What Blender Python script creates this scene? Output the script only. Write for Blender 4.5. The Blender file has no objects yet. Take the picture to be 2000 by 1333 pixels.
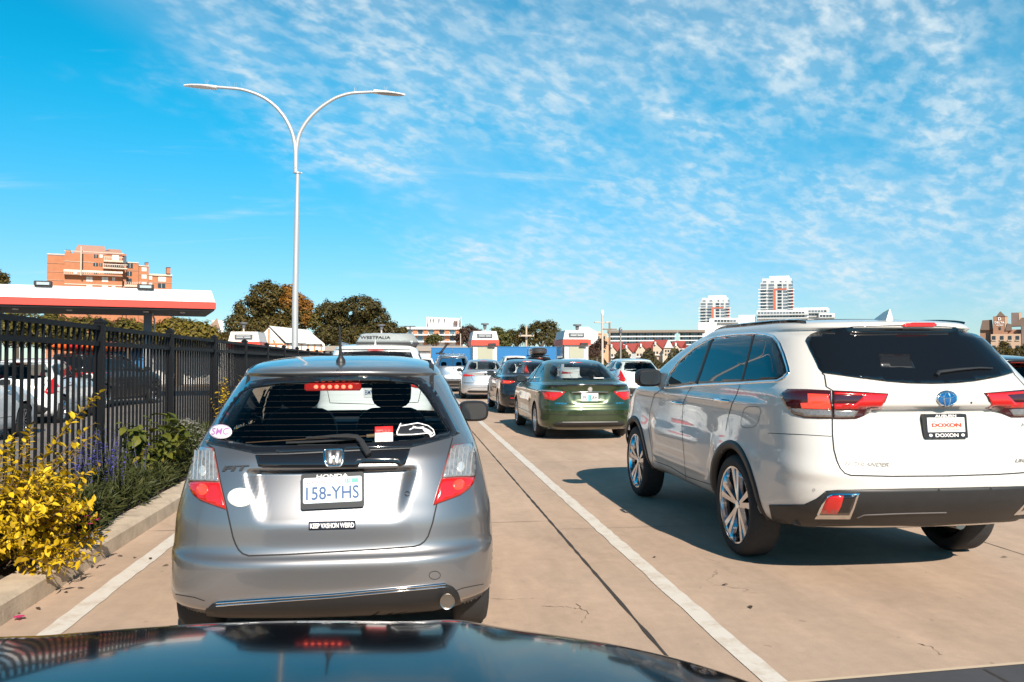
import bpy, bmesh, math, random
from mathutils import Vector, Matrix, Euler, noise
from mathutils.bvhtree import BVHTree
from mathutils.geometry import delaunay_2d_cdt
R = math.radians
SC = bpy.context.scene
COL = SC.collection
# ------------------------------------------------------------------ camera
FPX, HOR, VPX, CAMH = 1620.0, 702.0, 800.0, 1.45
cam_d = bpy.data.cameras.new("camera")
cam_d.sensor_width = 36.0
cam_d.lens = FPX / 2000.0 * 36.0
cam_d.clip_start, cam_d.clip_end = 0.05, 5000.0
cam = bpy.data.objects.new("camera", cam_d)
COL.objects.link(cam)
PITCH = math.atan((HOR - 666.5) / FPX)
YAW = math.atan((1000.0 - VPX) / FPX)
cam.location = (0, 0, CAMH)
cam.rotation_euler = (R(90) + PITCH, 0, -YAW)
SC.camera = cam
CAM_M = Matrix.Translation((0, 0, CAMH)) @ Euler((R(90) + PITCH, 0, -YAW), 'XYZ').to_matrix().to_4x4()
CAM_O = Vector((0, 0, CAMH))
# ------------------------------------------------------------------ sky, sun, exposure
SUN_EL, SUN_AZ = 34.0, 11.0          # sun stands behind the camera, a little to the right
world = bpy.data.worlds.new("World")
SC.world = world
world.use_nodes = True
def build_world():
    nt = world.node_tree; N = nt.nodes; Lk = nt.links
    N.clear()
    out = N.new('ShaderNodeOutputWorld'); bg = N.new('ShaderNodeBackground')
    sky = N.new('ShaderNodeTexSky'); sky.sky_type = 'NISHITA'; sky.sun_disc = False
    sky.sun_elevation = R(SUN_EL); sky.sun_rotation = R(180 - SUN_AZ)
    sky.air_density = 1.0; sky.dust_density = 0.0; sky.ozone_density = 2.0
    bg.inputs['Strength'].default_value = 0.05
    tc = N.new('ShaderNodeTexCoord')
    sep = N.new('ShaderNodeSeparateXYZ'); Lk.new(tc.outputs['Generated'], sep.inputs[0])
    def math_n(op, a, b=None, clamp=False):
        m = N.new('ShaderNodeMath'); m.operation = op; m.use_clamp = clamp
        for i, v in enumerate((a, b)):
            if v is None: continue
            if isinstance(v, (int, float)): m.inputs[i].default_value = v
            else: Lk.new(v, m.inputs[i])
        return m.outputs[0]
    zc = math_n('MAXIMUM', sep.outputs[2], 0.0)
    zz = math_n('ADD', zc, 0.28)
    u = math_n('DIVIDE', sep.outputs[0], zz); v = math_n('DIVIDE', sep.outputs[1], zz)
    comb = N.new('ShaderNodeCombineXYZ'); Lk.new(u, comb.inputs[0]); Lk.new(v, comb.inputs[1])
    def noise_n(scale, detail, rough, rot, sx, sy, off, dist=0.0):
        mp = N.new('ShaderNodeMapping'); mp.vector_type = 'TEXTURE'; mp.inputs['Rotation'].default_value = (0, 0, R(rot))
        mp.inputs['Scale'].default_value = (sx, sy, 1); mp.inputs['Location'].default_value = off
        Lk.new(comb.outputs[0], mp.inputs['Vector'])
        t = N.new('ShaderNodeTexNoise'); t.inputs['Scale'].default_value = scale
        t.inputs['Detail'].default_value = detail; t.inputs['Roughness'].default_value = rough
        t.inputs['Distortion'].default_value = dist
        Lk.new(mp.outputs[0], t.inputs['Vector'])
        return t.outputs[0]
    def ramp(x, lo, hi):
        m = N.new('ShaderNodeMapRange'); m.interpolation_type = 'SMOOTHSTEP'
        m.inputs['From Min'].default_value = lo; m.inputs['From Max'].default_value = hi
        Lk.new(x, m.inputs['Value']); return m.outputs[0]
    # the cloud sheet: its edge runs from upper left down to the middle; small ripples inside it
    cover = noise_n(2.3, 4.0, 0.55, 50, 1.3, 0.9, SKY_OFF)
    side = math_n('SUBTRACT', math_n('MULTIPLY', math_n('ADD', u, 0.50), 0.86), math_n('MULTIPLY', math_n('SUBTRACT', v, 1.40), 0.50))
    side = math_n('MINIMUM', math_n('MAXIMUM', math_n('MULTIPLY', side, 0.9), -0.26), 0.11)
    cover = ramp(math_n('ADD', cover, side), 0.40, 0.64)
    rip = noise_n(21.0, 3.0, 0.55, 38, 1.2, 0.85, (3, 1, 0), 0.15)
    rip = ramp(rip, 0.37, 0.66)
    fine = ramp(noise_n(36.0, 4.0, 0.6, 38, 1.4, 0.9, (7, 2, 0), 0.3), 0.25, 0.75)
    veil = ramp(noise_n(4.6, 6.0, 0.6, 52, 1.35, 0.75, (1, 5, 0), 0.3), 0.30, 0.78)
    puff = math_n('MULTIPLY', rip, math_n('ADD', math_n('MULTIPLY', fine, 0.40), 0.60))
    puff = math_n('MULTIPLY', puff, math_n('ADD', math_n('MULTIPLY', veil, 0.75), 0.30))
    dens = math_n('ADD', math_n('MULTIPLY', puff, 0.74), math_n('MULTIPLY', veil, 0.22))
    dens = math_n('MULTIPLY', dens, cover)
    thin = math_n('MULTIPLY', ramp(side, -0.05, 0.11), math_n('ADD', math_n('MULTIPLY', ramp(noise_n(3.0, 5.0, 0.6, 52, 1.5, 0.7, (4, 4, 0), 0.3), 0.3, 0.7), 0.12), 0.05))
    dens = math_n('ADD', dens, thin)
    wisp = ramp(noise_n(2.6, 6.0, 0.6, 4, 1.9, 0.34, (2.3, 0.6, 0), 0.5), 0.54, 0.76)
    dens = math_n('ADD', dens, math_n('MULTIPLY', wisp, math_n('MULTIPLY', ramp(noise_n(9.0, 4.0, 0.6, 20, 1.4, 0.7, (5, 3, 0), 0.3), 0.25, 0.7), 0.42)))
    dens = math_n('MULTIPLY', dens, ramp(v, 0.2, 0.9))
    fade = ramp(sep.outputs[2], 0.005, 0.09)
    dens = math_n('MULTIPLY', dens, fade, True)
    tint = N.new('ShaderNodeMixRGB'); tint.blend_type = 'MULTIPLY'; tint.inputs[0].default_value = 1.0
    el = N.new('ShaderNodeMapRange'); el.interpolation_type = 'SMOOTHSTEP'; el.inputs['From Max'].default_value = 0.34; Lk.new(sep.outputs[2], el.inputs['Value'])
    tm = N.new('ShaderNodeMixRGB'); tm.inputs[1].default_value = SKY_LOW; tm.inputs[2].default_value = SKY_TINT; Lk.new(el.outputs[0], tm.inputs[0])
    Lk.new(tm.outputs[0], tint.inputs[2]); Lk.new(sky.outputs[0], tint.inputs[1])
    zen = N.new('ShaderNodeMapRange'); zen.interpolation_type = 'SMOOTHSTEP'; zen.inputs['From Min'].default_value = 0.36; zen.inputs['From Max'].default_value = 0.8   # sky dimmed above the view to weaken ambient fill and deepen shadows
    zen.inputs['To Min'].default_value = 1.0; zen.inputs['To Max'].default_value = 0.45; Lk.new(sep.outputs[2], zen.inputs['Value'])
    zs = N.new('ShaderNodeVectorMath'); zs.operation = 'SCALE'; Lk.new(tm.outputs[0], zs.inputs[0]); Lk.new(zen.outputs[0], zs.inputs['Scale']); Lk.new(zs.outputs[0], tint.inputs[2])
    mix = N.new('ShaderNodeMixRGB'); Lk.new(dens, mix.inputs[0]); Lk.new(tint.outputs[0], mix.inputs[1])
    mix.inputs[2].default_value = CLOUD_COL
    Lk.new(mix.outputs[0], bg.inputs['Color']); Lk.new(bg.outputs[0], out.inputs['Surface'])
SKY_OFF = (0.35, 0.1, 0)
SKY_TINT = (0.035, 1.64, 1.84, 1)
SKY_LOW = (0.80, 1.08, 1.36, 1)
CLOUD_COL = (9.0, 10.6, 11.4, 1)
build_world()
sun_d = bpy.data.lights.new("sun", 'SUN'); sun_d.energy = 5.0; sun_d.angle = R(0.53); sun_d.color = (1.0, 0.88, 0.74)
sun = bpy.data.objects.new("sun", sun_d); COL.objects.link(sun)
sdir = Vector((math.sin(R(SUN_AZ)) * math.cos(R(SUN_EL)), -math.cos(R(SUN_AZ)) * math.cos(R(SUN_EL)), math.sin(R(SUN_EL))))
sun.rotation_euler = sdir.to_track_quat('Z', 'Y').to_euler()
sun.location = sdir * 60
SC.view_settings.view_transform = 'Standard'; SC.view_settings.look = 'None'
SC.view_settings.gamma = 1.0; SC.view_settings.exposure = 0.72
SC.cycles.max_bounces = 8; SC.cycles.transparent_max_bounces = 24

# ------------------------------------------------------------------ helpers: photo pixel -> place
def ray(px, py):
    d = Vector(((px - 1000.0) / FPX, -(py - 666.5) / FPX, -1.0))
    return (CAM_M.to_3x3() @ d).normalized()
def at(px, py, Y):                      # point on the plane of that distance up the lanes
    d = ray(px, py); return CAM_O + d * (Y / d.y)
def gnd(px, py, z=0.0):
    d = ray(px, py); return CAM_O + d * ((z - CAMH) / d.z)

# ------------------------------------------------------------------ helpers: materials
MATS = {}
def mat(name, col=(0.5, 0.5, 0.5), rough=0.5, metal=0.0, coat=0.0, spec=0.5, emit=None, es=1.0, var=0.0, vscale=8.0, bump=0.0, bscale=60.0, sheen=0.0, back=None):
    if name in MATS: return MATS[name]
    m = bpy.data.materials.new(name); m.use_nodes = True; MATS[name] = m
    nt = m.node_tree; N = nt.nodes; Lk = nt.links; b = N['Principled BSDF']
    b.inputs['Base Color'].default_value = (*col, 1); b.inputs['Roughness'].default_value = rough
    b.inputs['Metallic'].default_value = metal; b.inputs['Coat Weight'].default_value = coat
    b.inputs['Coat Roughness'].default_value = 0.02; b.inputs['Specular IOR Level'].default_value = spec
    if emit: b.inputs['Emission Color'].default_value = (*emit, 1); b.inputs['Emission Strength'].default_value = es
    if var or bump:
        tc = N.new('ShaderNodeTexCoord')
        if var:
            t = N.new('ShaderNodeTexNoise'); t.inputs['Scale'].default_value = vscale; t.inputs['Detail'].default_value = 6; t.inputs['Roughness'].default_value = 0.65
            Lk.new(tc.outputs['Object'], t.inputs['Vector'])
            mr = N.new('ShaderNodeMapRange'); mr.inputs['From Min'].default_value = 0.25; mr.inputs['From Max'].default_value = 0.75
            mr.inputs['To Min'].default_value = 1 - var; mr.inputs['To Max'].default_value = 1 + var
            Lk.new(t.outputs[0], mr.inputs['Value'])
            mx = N.new('ShaderNodeVectorMath'); mx.operation = 'SCALE'; mx.inputs[0].default_value = col
            Lk.new(mr.outputs[0], mx.inputs['Scale']); Lk.new(mx.outputs[0], b.inputs['Base Color'])
        if bump:
            t2 = N.new('ShaderNodeTexNoise'); t2.inputs['Scale'].default_value = bscale; t2.inputs['Detail'].default_value = 4
            Lk.new(tc.outputs['Object'], t2.inputs['Vector'])
            bp = N.new('ShaderNodeBump'); bp.inputs['Strength'].default_value = bump; bp.inputs['Distance'].default_value = 0.01
            Lk.new(t2.outputs[0], bp.inputs['Height']); Lk.new(bp.outputs[0], b.inputs['Normal'])
    if back:                                  # inner side of a shell: trim colour
        g = N.new('ShaderNodeNewGeometry'); d = N.new('ShaderNodeBsdfDiffuse'); d.inputs[0].default_value = (*back, 1)
        ms = N.new('ShaderNodeMixShader'); Lk.new(g.outputs['Backfacing'], ms.inputs[0]); Lk.new(b.outputs[0], ms.inputs[1]); Lk.new(d.outputs[0], ms.inputs[2])
        Lk.new(ms.outputs[0], N['Material Output'].inputs[0])
    return m
def paint(name, col, metal=0.0, rough=0.35, flake=0.0, back=(0.02, 0.02, 0.022), dust=0.06):
    """clear-coated car paint with faint road dust"""
    if name in MATS: return MATS[name]
    m = mat(name, col, rough, metal, 1.0, back=back)
    nt = m.node_tree; N = nt.nodes; Lk = nt.links; b = N['Principled BSDF']
    tc = N.new('ShaderNodeTexCoord')
    t = N.new('ShaderNodeTexNoise'); t.inputs['Scale'].default_value = 2.3; t.inputs['Detail'].default_value = 7; t.inputs['Roughness'].default_value = 0.7
    Lk.new(tc.outputs['Object'], t.inputs['Vector'])
    sp = N.new('ShaderNodeSeparateXYZ'); Lk.new(tc.outputs['Object'], sp.inputs[0])
    lo = N.new('ShaderNodeMapRange'); lo.inputs['From Min'].default_value = 0.2; lo.inputs['From Max'].default_value = 0.75
    lo.inputs['To Min'].default_value = 1.0; lo.inputs['To Max'].default_value = 0.35; Lk.new(sp.outputs[2], lo.inputs['Value'])
    mr = N.new('ShaderNodeMapRange'); mr.inputs['From Min'].default_value = 0.42; mr.inputs['From Max'].default_value = 0.75
    mr.inputs['To Max'].default_value = dust * 3; Lk.new(t.outputs[0], mr.inputs['Value'])
    mu = N.new('ShaderNodeMath'); mu.operation = 'MULTIPLY'; Lk.new(mr.outputs[0], mu.inputs[0]); Lk.new(lo.outputs[0], mu.inputs[1])
    mx = N.new('ShaderNodeMixRGB'); Lk.new(mu.outputs[0], mx.inputs[0]); mx.inputs[1].default_value = (*col, 1); mx.inputs[2].default_value = (0.30, 0.25, 0.19, 1)
    Lk.new(mx.outputs[0], b.inputs['Base Color'])
    cr = N.new('ShaderNodeMath'); cr.operation = 'MULTIPLY_ADD'; Lk.new(mu.outputs[0], cr.inputs[0]); cr.inputs[1].default_value = 0.8; cr.inputs[2].default_value = 0.02
    Lk.new(cr.outputs[0], b.inputs['Coat Roughness'])
    return m
def clear_glass(name, tint=(0.5, 0.55, 0.55)):
    if name in MATS: return MATS[name]
    m = bpy.data.materials.new(name); m.use_nodes = True; MATS[name] = m
    nt = m.node_tree; N = nt.nodes; Lk = nt.links; N.remove(N['Principled BSDF'])
    tr = N.new('ShaderNodeBsdfTransparent'); tr.inputs[0].default_value = (*tint, 1)
    gl = N.new('ShaderNodeBsdfGlossy'); gl.inputs['Roughness'].default_value = 0.01
    fr = N.new('ShaderNodeFresnel'); fr.inputs[0].default_value = 1.5
    ms = N.new('ShaderNodeMixShader'); Lk.new(fr.outputs[0], ms.inputs[0]); Lk.new(tr.outputs[0], ms.inputs[1]); Lk.new(gl.outputs[0], ms.inputs[2])
    Lk.new(ms.outputs[0], N['Material Output'].inputs[0])
    return m
RUBBER = mat('tyre_rubber', (0.018, 0.018, 0.019), 0.8, var=0.3, vscale=20)
BLACK = mat('black_plastic', (0.018, 0.018, 0.02), 0.45, var=0.25, vscale=15)
GLOSSB = mat('gloss_black', (0.01, 0.01, 0.012), 0.08, coat=0.6)
SEAM = mat('panel_gap_dark', (0.012, 0.012, 0.013), 0.8)
DKGLASS = mat('privacy_glass', (0.006, 0.007, 0.009), 0.015, spec=0.6)
TINTED = clear_glass('tinted_glass', (0.42, 0.47, 0.47))
CHROME = mat('chrome', (0.8, 0.81, 0.83), 0.06, 1.0)
ALLOY = mat('alloy_wheel', (0.55, 0.56, 0.58), 0.22, 1.0)
REDLENS = mat('red_lens', (0.42, 0.008, 0.008), 0.12, coat=1.0, emit=(1.0, 0.04, 0.02), es=0.07)
REDDARK = mat('dark_red_lens', (0.10, 0.006, 0.008), 0.1, coat=1.0)
REDLIT = mat('lit_brake_lens', (0.7, 0.03, 0.02), 0.15, coat=1.0, emit=(1.0, 0.07, 0.03), es=0.6)
CLEARLENS = mat('clear_lens', (0.34, 0.34, 0.34), 0.12, 0.5, coat=1.0, var=0.45, vscale=45)
WHITE = mat('white_paint_sheet', (0.80, 0.80, 0.79), 0.5)
INTERIOR = mat('interior_trim', (0.024, 0.026, 0.030), 0.7)

# ------------------------------------------------------------------ helpers: meshes and things
def link(name, me, m=None, parent=None, smooth=False, mats=None):
    o = bpy.data.objects.new(name, me); COL.objects.link(o)
    for mm in (mats or ([m] if m else [])): me.materials.append(mm)
    if parent is not None: o.parent = parent
    if smooth: me.polygons.foreach_set('use_smooth', [True] * len(me.polygons))
    return o
def mesh(name, vs, fs, m=None, parent=None, smooth=False, mats=None, mi=None):
    me = bpy.data.meshes.new(name); me.from_pydata([tuple(v) for v in vs], [], fs); me.update()
    o = link(name, me, m, parent, smooth, mats)
    if mi: me.polygons.foreach_set('material_index', mi)
    return o
def thing(name, label, cat, loc=(0, 0, 0), rz=0.0, group=None):
    o = bpy.data.objects.new(name, None); COL.objects.link(o); o.empty_display_size = 0.2
    o.location = loc; o.rotation_euler = (0, 0, rz); tag(o, label, cat, group); return o
def tag(o, label, cat, group=None):
    o['label'] = label; o['category'] = cat
    if group: o['group'] = group
    return o
def kind(o, k): o['kind'] = k; return o
class MB:
    """collects shapes into one mesh"""
    def __init__(s): s.v = []; s.f = []; s.mi = []; s.cur = 0
    def add(s, vs, fs):
        n = len(s.v); s.v += [tuple(v) for v in vs]; s.f += [tuple(i + n for i in f) for f in fs]; s.mi += [s.cur] * len(fs)
    def box(s, x0, x1, y0, y1, z0, z1, bev=0.0):
        if bev:
            b = bev; vs = []; fs = []
            prof = [(x0 + b, y0), (x1 - b, y0), (x1, y0 + b), (x1, y1 - b), (x1 - b, y1), (x0 + b, y1), (x0, y1 - b), (x0, y0 + b)]
            cx, cy = (x0 + x1) / 2, (y0 + y1) / 2
            def ring(z, ins):
                return [(x + (ins if x < cx else -ins), y + (ins if y < cy else -ins), z) for x, y in prof]
            for z, ins in ((z0, b), (z0 + b, 0), (z1 - b, 0), (z1, b)): vs += ring(z, ins)
            for k in range(3):
                for i in range(8): fs.append((k * 8 + i, k * 8 + (i + 1) % 8, k * 8 + 8 + (i + 1) % 8, k * 8 + 8 + i))
            fs.append(tuple(range(7, -1, -1))); fs.append(tuple(range(24, 32)))
            s.add(vs, fs); return s
        s.add([(x0, y0, z0), (x1, y0, z0), (x1, y1, z0), (x0, y1, z0), (x0, y0, z1), (x1, y0, z1), (x1, y1, z1), (x0, y1, z1)],
              [(3, 2, 1, 0), (4, 5, 6, 7), (0, 1, 5, 4), (1, 2, 6, 5), (2, 3, 7, 6), (3, 0, 4, 7)]); return s
    def hexa(s, b4, t4):                 # bottom quad and top quad
        s.add(list(b4) + list(t4), [(3, 2, 1, 0), (4, 5, 6, 7), (0, 1, 5, 4), (1, 2, 6, 5), (2, 3, 7, 6), (3, 0, 4, 7)]); return s
    def tube(s, pts, r, n=8, cap=True):
        pts = [Vector(p) for p in pts]; rs = r if isinstance(r, (list, tuple)) else [r] * len(pts)
        vs = []; fs = []; up = None
        for i, p in enumerate(pts):
            t = (pts[min(i + 1, len(pts) - 1)] - pts[max(i - 1, 0)]).normalized()
            if up is None:
                a = Vector((0, 0, 1)) if abs(t.z) < 0.9 else Vector((1, 0, 0)); up = (a - t * a.dot(t)).normalized()
            else:
                up = (up - t * up.dot(t)).normalized()
            sd = t.cross(up)
            for k in range(n):
                a = 2 * math.pi * k / n; vs.append(p + (up * math.cos(a) + sd * math.sin(a)) * rs[i])
        for i in range(len(pts) - 1):
            for k in range(n): fs.append((i * n + k, i * n + (k + 1) % n, (i + 1) * n + (k + 1) % n, (i + 1) * n + k))
        if cap: fs.append(tuple(range(n - 1, -1, -1))); fs.append(tuple(range((len(pts) - 1) * n, len(pts) * n)))
        s.add(vs, fs); return s
    def lathe(s, prof, c=(0, 0, 0), axis='z', n=24, cap=True):   # prof: (radius, height)
        vs = []; fs = []; c = Vector(c)
        for r, h in prof:
            for k in range(n):
                a = 2 * math.pi * k / n; x, y = r * math.cos(a), r * math.sin(a)
                vs.append(c + (Vector((x, y, h)) if axis == 'z' else Vector((h, x, y)) if axis == 'x' else Vector((y, h, x))))
        for i in range(len(prof) - 1):
            for k in range(n): fs.append((i * n + k, i * n + (k + 1) % n, (i + 1) * n + (k + 1) % n, (i + 1) * n + k))
        if cap: fs.append(tuple(range(n - 1, -1, -1))); fs.append(tuple(range((len(prof) - 1) * n, len(prof) * n)))
        s.add(vs, fs); return s
    def prism(s, poly, fn, d0, d1):      # poly in 2D, fn(a,b,d)->3D, from depth d0 to d1
        n = len(poly); vs = [fn(a, b, d0) for a, b in poly] + [fn(a, b, d1) for a, b in poly]
        fs = [tuple(range(n - 1, -1, -1)), tuple(range(n, 2 * n))] + [(i, (i + 1) % n, n + (i + 1) % n, n + i) for i in range(n)]
        s.add(vs, fs); return s
    def blob(s, c, rx, ry, rz, nu=12, nv=8, p=1.0, rot=None):
        vs = []; fs = []; c = Vector(c)
        def sg(v): return math.copysign(abs(v) ** p, v)
        for j in range(nv + 1):
            ph = math.pi * j / nv - math.pi / 2
            for i in range(nu):
                th = 2 * math.pi * i / nu
                q = Vector((rx * sg(math.cos(ph)) * sg(math.cos(th)), ry * sg(math.cos(ph)) * sg(math.sin(th)), rz * sg(math.sin(ph))))
                vs.append(c + (rot @ q if rot else q))
        for j in range(nv):
            for i in range(nu): fs.append((j * nu + i, j * nu + (i + 1) % nu, (j + 1) * nu + (i + 1) % nu, (j + 1) * nu + i))
        s.add(vs, fs); return s
    def build(s, name, m=None, parent=None, smooth=False, mats=None):
        o = mesh(name, s.v, s.f, m, parent, False, mats, s.mi if mats else None)
        bm = bmesh.new(); bm.from_mesh(o.data); bmesh.ops.recalc_face_normals(bm, faces=bm.faces)
        if smooth:
            for f in bm.faces: f.smooth = True
            for e in bm.edges:
                if len(e.link_faces) == 2 and e.calc_face_angle(0) > R(38): e.smooth = False
        bm.to_mesh(o.data); bm.free()
        return o
def copy_tree(o, parent=None):
    c = o.copy(); COL.objects.link(c)
    if parent is not None: c.parent = parent
    for ch in list(o.children): copy_tree(ch, c)
    return c
_txt = {}
def text_mesh(s, size=1.0, bold=0.0, shear=0.0, space=1.0):
    """2-D triangles of a word, centred: (verts, faces, width, height)"""
    cu = bpy.data.curves.new('t', 'FONT'); cu.body = s; cu.size = size; cu.align_x = 'CENTER'; cu.align_y = 'CENTER'
    cu.offset = bold * size; cu.shear = shear; cu.space_character = space; cu.resolution_u = 3
    o = bpy.data.objects.new('t', cu); COL.objects.link(o)
    dg = bpy.context.evaluated_depsgraph_get(); dg.update()
    me = bpy.data.meshes.new_from_object(o.evaluated_get(dg))
    vs = [(v.co.x, v.co.y) for v in me.vertices]; fs = [tuple(p.vertices) for p in me.polygons]
    bpy.data.objects.remove(o); bpy.data.curves.remove(cu); bpy.data.meshes.remove(me)
    xs = [v[0] for v in vs]; ys = [v[1] for v in vs]
    cx, cy = (min(xs) + max(xs)) / 2, (min(ys) + max(ys)) / 2
    return [(x - cx, y - cy) for x, y in vs], fs, max(xs) - min(xs), max(ys) - min(ys)
def fit_text(s, w, h, **k):
    vs, fs, tw, th = text_mesh(s, **k)
    return [(x * w / tw, y * h / th) for x, y in vs], fs
# ------------------------------------------------------------------ cars: body as a stack of level outlines
def pchip(xs, ys, x):
    n = len(xs)
    h = [xs[i + 1] - xs[i] for i in range(n - 1)]; d = [(ys[i + 1] - ys[i]) / h[i] for i in range(n - 1)]
    m = [0.0] * n
    m[0], m[-1] = d[0], d[-1]
    for i in range(1, n - 1):
        if d[i - 1] * d[i] > 0:
            w1, w2 = 2 * h[i] + h[i - 1], h[i] + 2 * h[i - 1]; m[i] = (w1 + w2) / (w1 / d[i - 1] + w2 / d[i])
    out = []; k = 0
    for q in x:
        while k < n - 2 and q > xs[k + 1]: k += 1
        t = (q - xs[k]) / h[k]; t2, t3 = t * t, t * t * t
        out.append((2 * t3 - 3 * t2 + 1) * ys[k] + (t3 - 2 * t2 + t) * h[k] * m[k] + (-2 * t3 + 3 * t2) * ys[k + 1] + (t3 - t2) * h[k] * m[k + 1])
    return out
class Body:
    """rows: (z, rear y, front y, half width, rear corner length, rear squareness)"""
    def __init__(s, rows, step=0.03, nrear=26, nfront=10, af=0.7, nf=2.5, bulge=0.02, arches=(), deform=None, cabin=(1.15, 1.0)):
        rows = [r if len(r) == 6 else (*r, rows[0][4], rows[0][5]) for r in rows]
        t = [0.0]
        for a, b in zip(rows, rows[1:]):
            t.append(t[-1] + max(math.hypot(math.hypot(b[0] - a[0], b[1] - a[1]), b[3] - a[3]), 0.3 * abs(b[2] - a[2]), 0.008))
        q = []
        for i in range(len(rows) - 1):
            k = max(1, round((t[i + 1] - t[i]) / step))
            q += [t[i] + (t[i + 1] - t[i]) * j / k for j in range(k)]
        q.append(t[-1])
        cols = [pchip(t, [r[c] for r in rows], q) for c in range(6)]
        ymid = (min(r[1] for r in rows) + max(r[2] for r in rows)) / 2; half = ymid - min(r[1] for r in rows)
        L = 2 * half; ns = max(8, int(L * 0.75 / step)); vs = []
        ring = 2 * (nrear + ns + nfront)
        for z, yr, yf, w, ar, nr in zip(*cols):
            w = max(w, 0.004); af_ = af * (1 - (1 - cabin[1]) * max(0.0, min(1.0, (z - cabin[0]) / 0.12))); ln = max(yf - yr, 0.02); k = min(1.0, ln * 0.96 / (ar + af_)); a0, a1 = ar * k, af_ * k
            hp = []
            for i in range(nrear + 1):
                th = math.pi / 2 * i / nrear; e = 2.0 / nr
                hp.append((w * math.sin(th) ** e, yr + a0 * (1 - math.cos(th) ** e if i < nrear else 1.0)))
            for i in range(1, ns): hp.append((w, yr + a0 + (ln - a0 - a1) * i / ns))
            for i in range(nfront + 1):
                th = math.pi / 2 * (1 - i / nfront); e = 2.0 / nf
                hp.append((w * max(math.sin(th), 0) ** e, yf - a1 * (1 - (max(math.cos(th), 0) ** e if i else 0.0))))
            hp = [(x * (1 - bulge * ((y - ymid) / half) ** 2), y) for x, y in hp]
            hp[0] = (0.0, hp[0][1]); hp[-1] = (0.0, hp[-1][1])
            full = hp + [(-x, y) for x, y in hp[-2:0:-1]]
            vs += [(x, y, z) for x, y in full]
        n = len(hp) * 2 - 2; K = len(q); s.ring = n; s.K = K
        if deform: vs = [deform(*v) for v in vs]
        for (ay, az, ar_) in arches:
            for i, (x, y, z) in enumerate(vs):
                r = math.hypot(y - ay, z - az)
                if abs(x) > 0.45 and abs(r - ar_) < step * 0.62 and z < az + ar_ + 0.1:
                    vs[i] = (x, ay + (y - ay) * ar_ / r, az + (z - az) * ar_ / r)
        fs = []
        for k in range(K - 1):
            for i in range(n): fs.append((k * n + i, k * n + (i + 1) % n, (k + 1) * n + (i + 1) % n, (k + 1) * n + i))
        fs.append(tuple((K - 1) * n + i for i in range(n)))
        s.v, s.f, s.arches = vs, fs, arches
        s.bvh = BVHTree.FromPolygons([Vector(v) for v in vs], fs)
        s.holes = []
    def faces(s):
        out = []
        for f in s.f:
            if len(f) == 4:
                P = [s.v[i] for i in f]; skip = False
                for ay, az, ar_ in s.arches:
                    if all(abs(p[0]) > 0.4 and math.hypot(p[1] - ay, p[2] - az) < ar_ + 0.002 for p in P): skip = True
                if skip: continue
                c = [sum(p[k] for p in P) / 4 for k in range(3)]
                if any(h(*c) for h in s.holes): continue
            out.append(f)
        return out
    def build(s, m, parent, name='body'):
        o = mesh(name, s.v, s.faces(), m, parent, True); return o
    def hit(s, o, d):
        loc, nor, i, dist = s.bvh.ray_cast(Vector(o), Vector(d))
        return (loc, nor if nor.dot(Vector(d)) < 0 else -nor) if loc else None
    def rear(s, x, z): return s.hit((x, -5, z), (0, 1, 0))
    def left(s, y, z): return s.hit((-5, y, z), (1, 0, 0))
    def right(s, y, z): return s.hit((5, y, z), (-1, 0, 0))
    def top(s, x, y): return s.hit((x, y, 5), (0, 0, -1))
class Pix:
    """maps photo pixels onto a car's body"""
    def __init__(s, body, root_m): s.b = body; s.inv = root_m.inverted()
    def __call__(s, px, py):
        d = ray(px, py); o = s.inv @ CAM_O
        return s.b.hit(o, s.inv.to_3x3() @ d)
def densify(poly, step, closed=True):
    out = []; n = len(poly)
    for i in range(n if closed else n - 1):
        a, b = poly[i], poly[(i + 1) % n]; k = max(1, int(math.hypot(b[0] - a[0], b[1] - a[1]) / step))
        out += [(a[0] + (b[0] - a[0]) * j / k, a[1] + (b[1] - a[1]) * j / k) for j in range(k)]
    if not closed: out.append(poly[-1])
    return out
def rounded(poly, r, n=5):
    out = []; N = len(poly)
    for i in range(N):
        p, a, b = Vector(poly[i]), Vector(poly[i - 1]), Vector(poly[(i + 1) % N])
        da, db = (a - p), (b - p); k = min(r, da.length * 0.45, db.length * 0.45)
        p0, p1 = p + da.normalized() * k, p + db.normalized() * k
        for j in range(n + 1):
            t = j / n; out.append(tuple(p0 * (1 - t) ** 2 + p * 2 * t * (1 - t) + p1 * t * t))
    return out
def inside(poly, x, y):
    c = False; n = len(poly); j = n - 1
    for i in range(n):
        xi, yi = poly[i][0], poly[i][1]; xj, yj = poly[j][0], poly[j][1]
        if (yi > y) != (yj > y) and x < (xj - xi) * (y - yi) / (yj - yi) + xi: c = not c
        j = i
    return c
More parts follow.
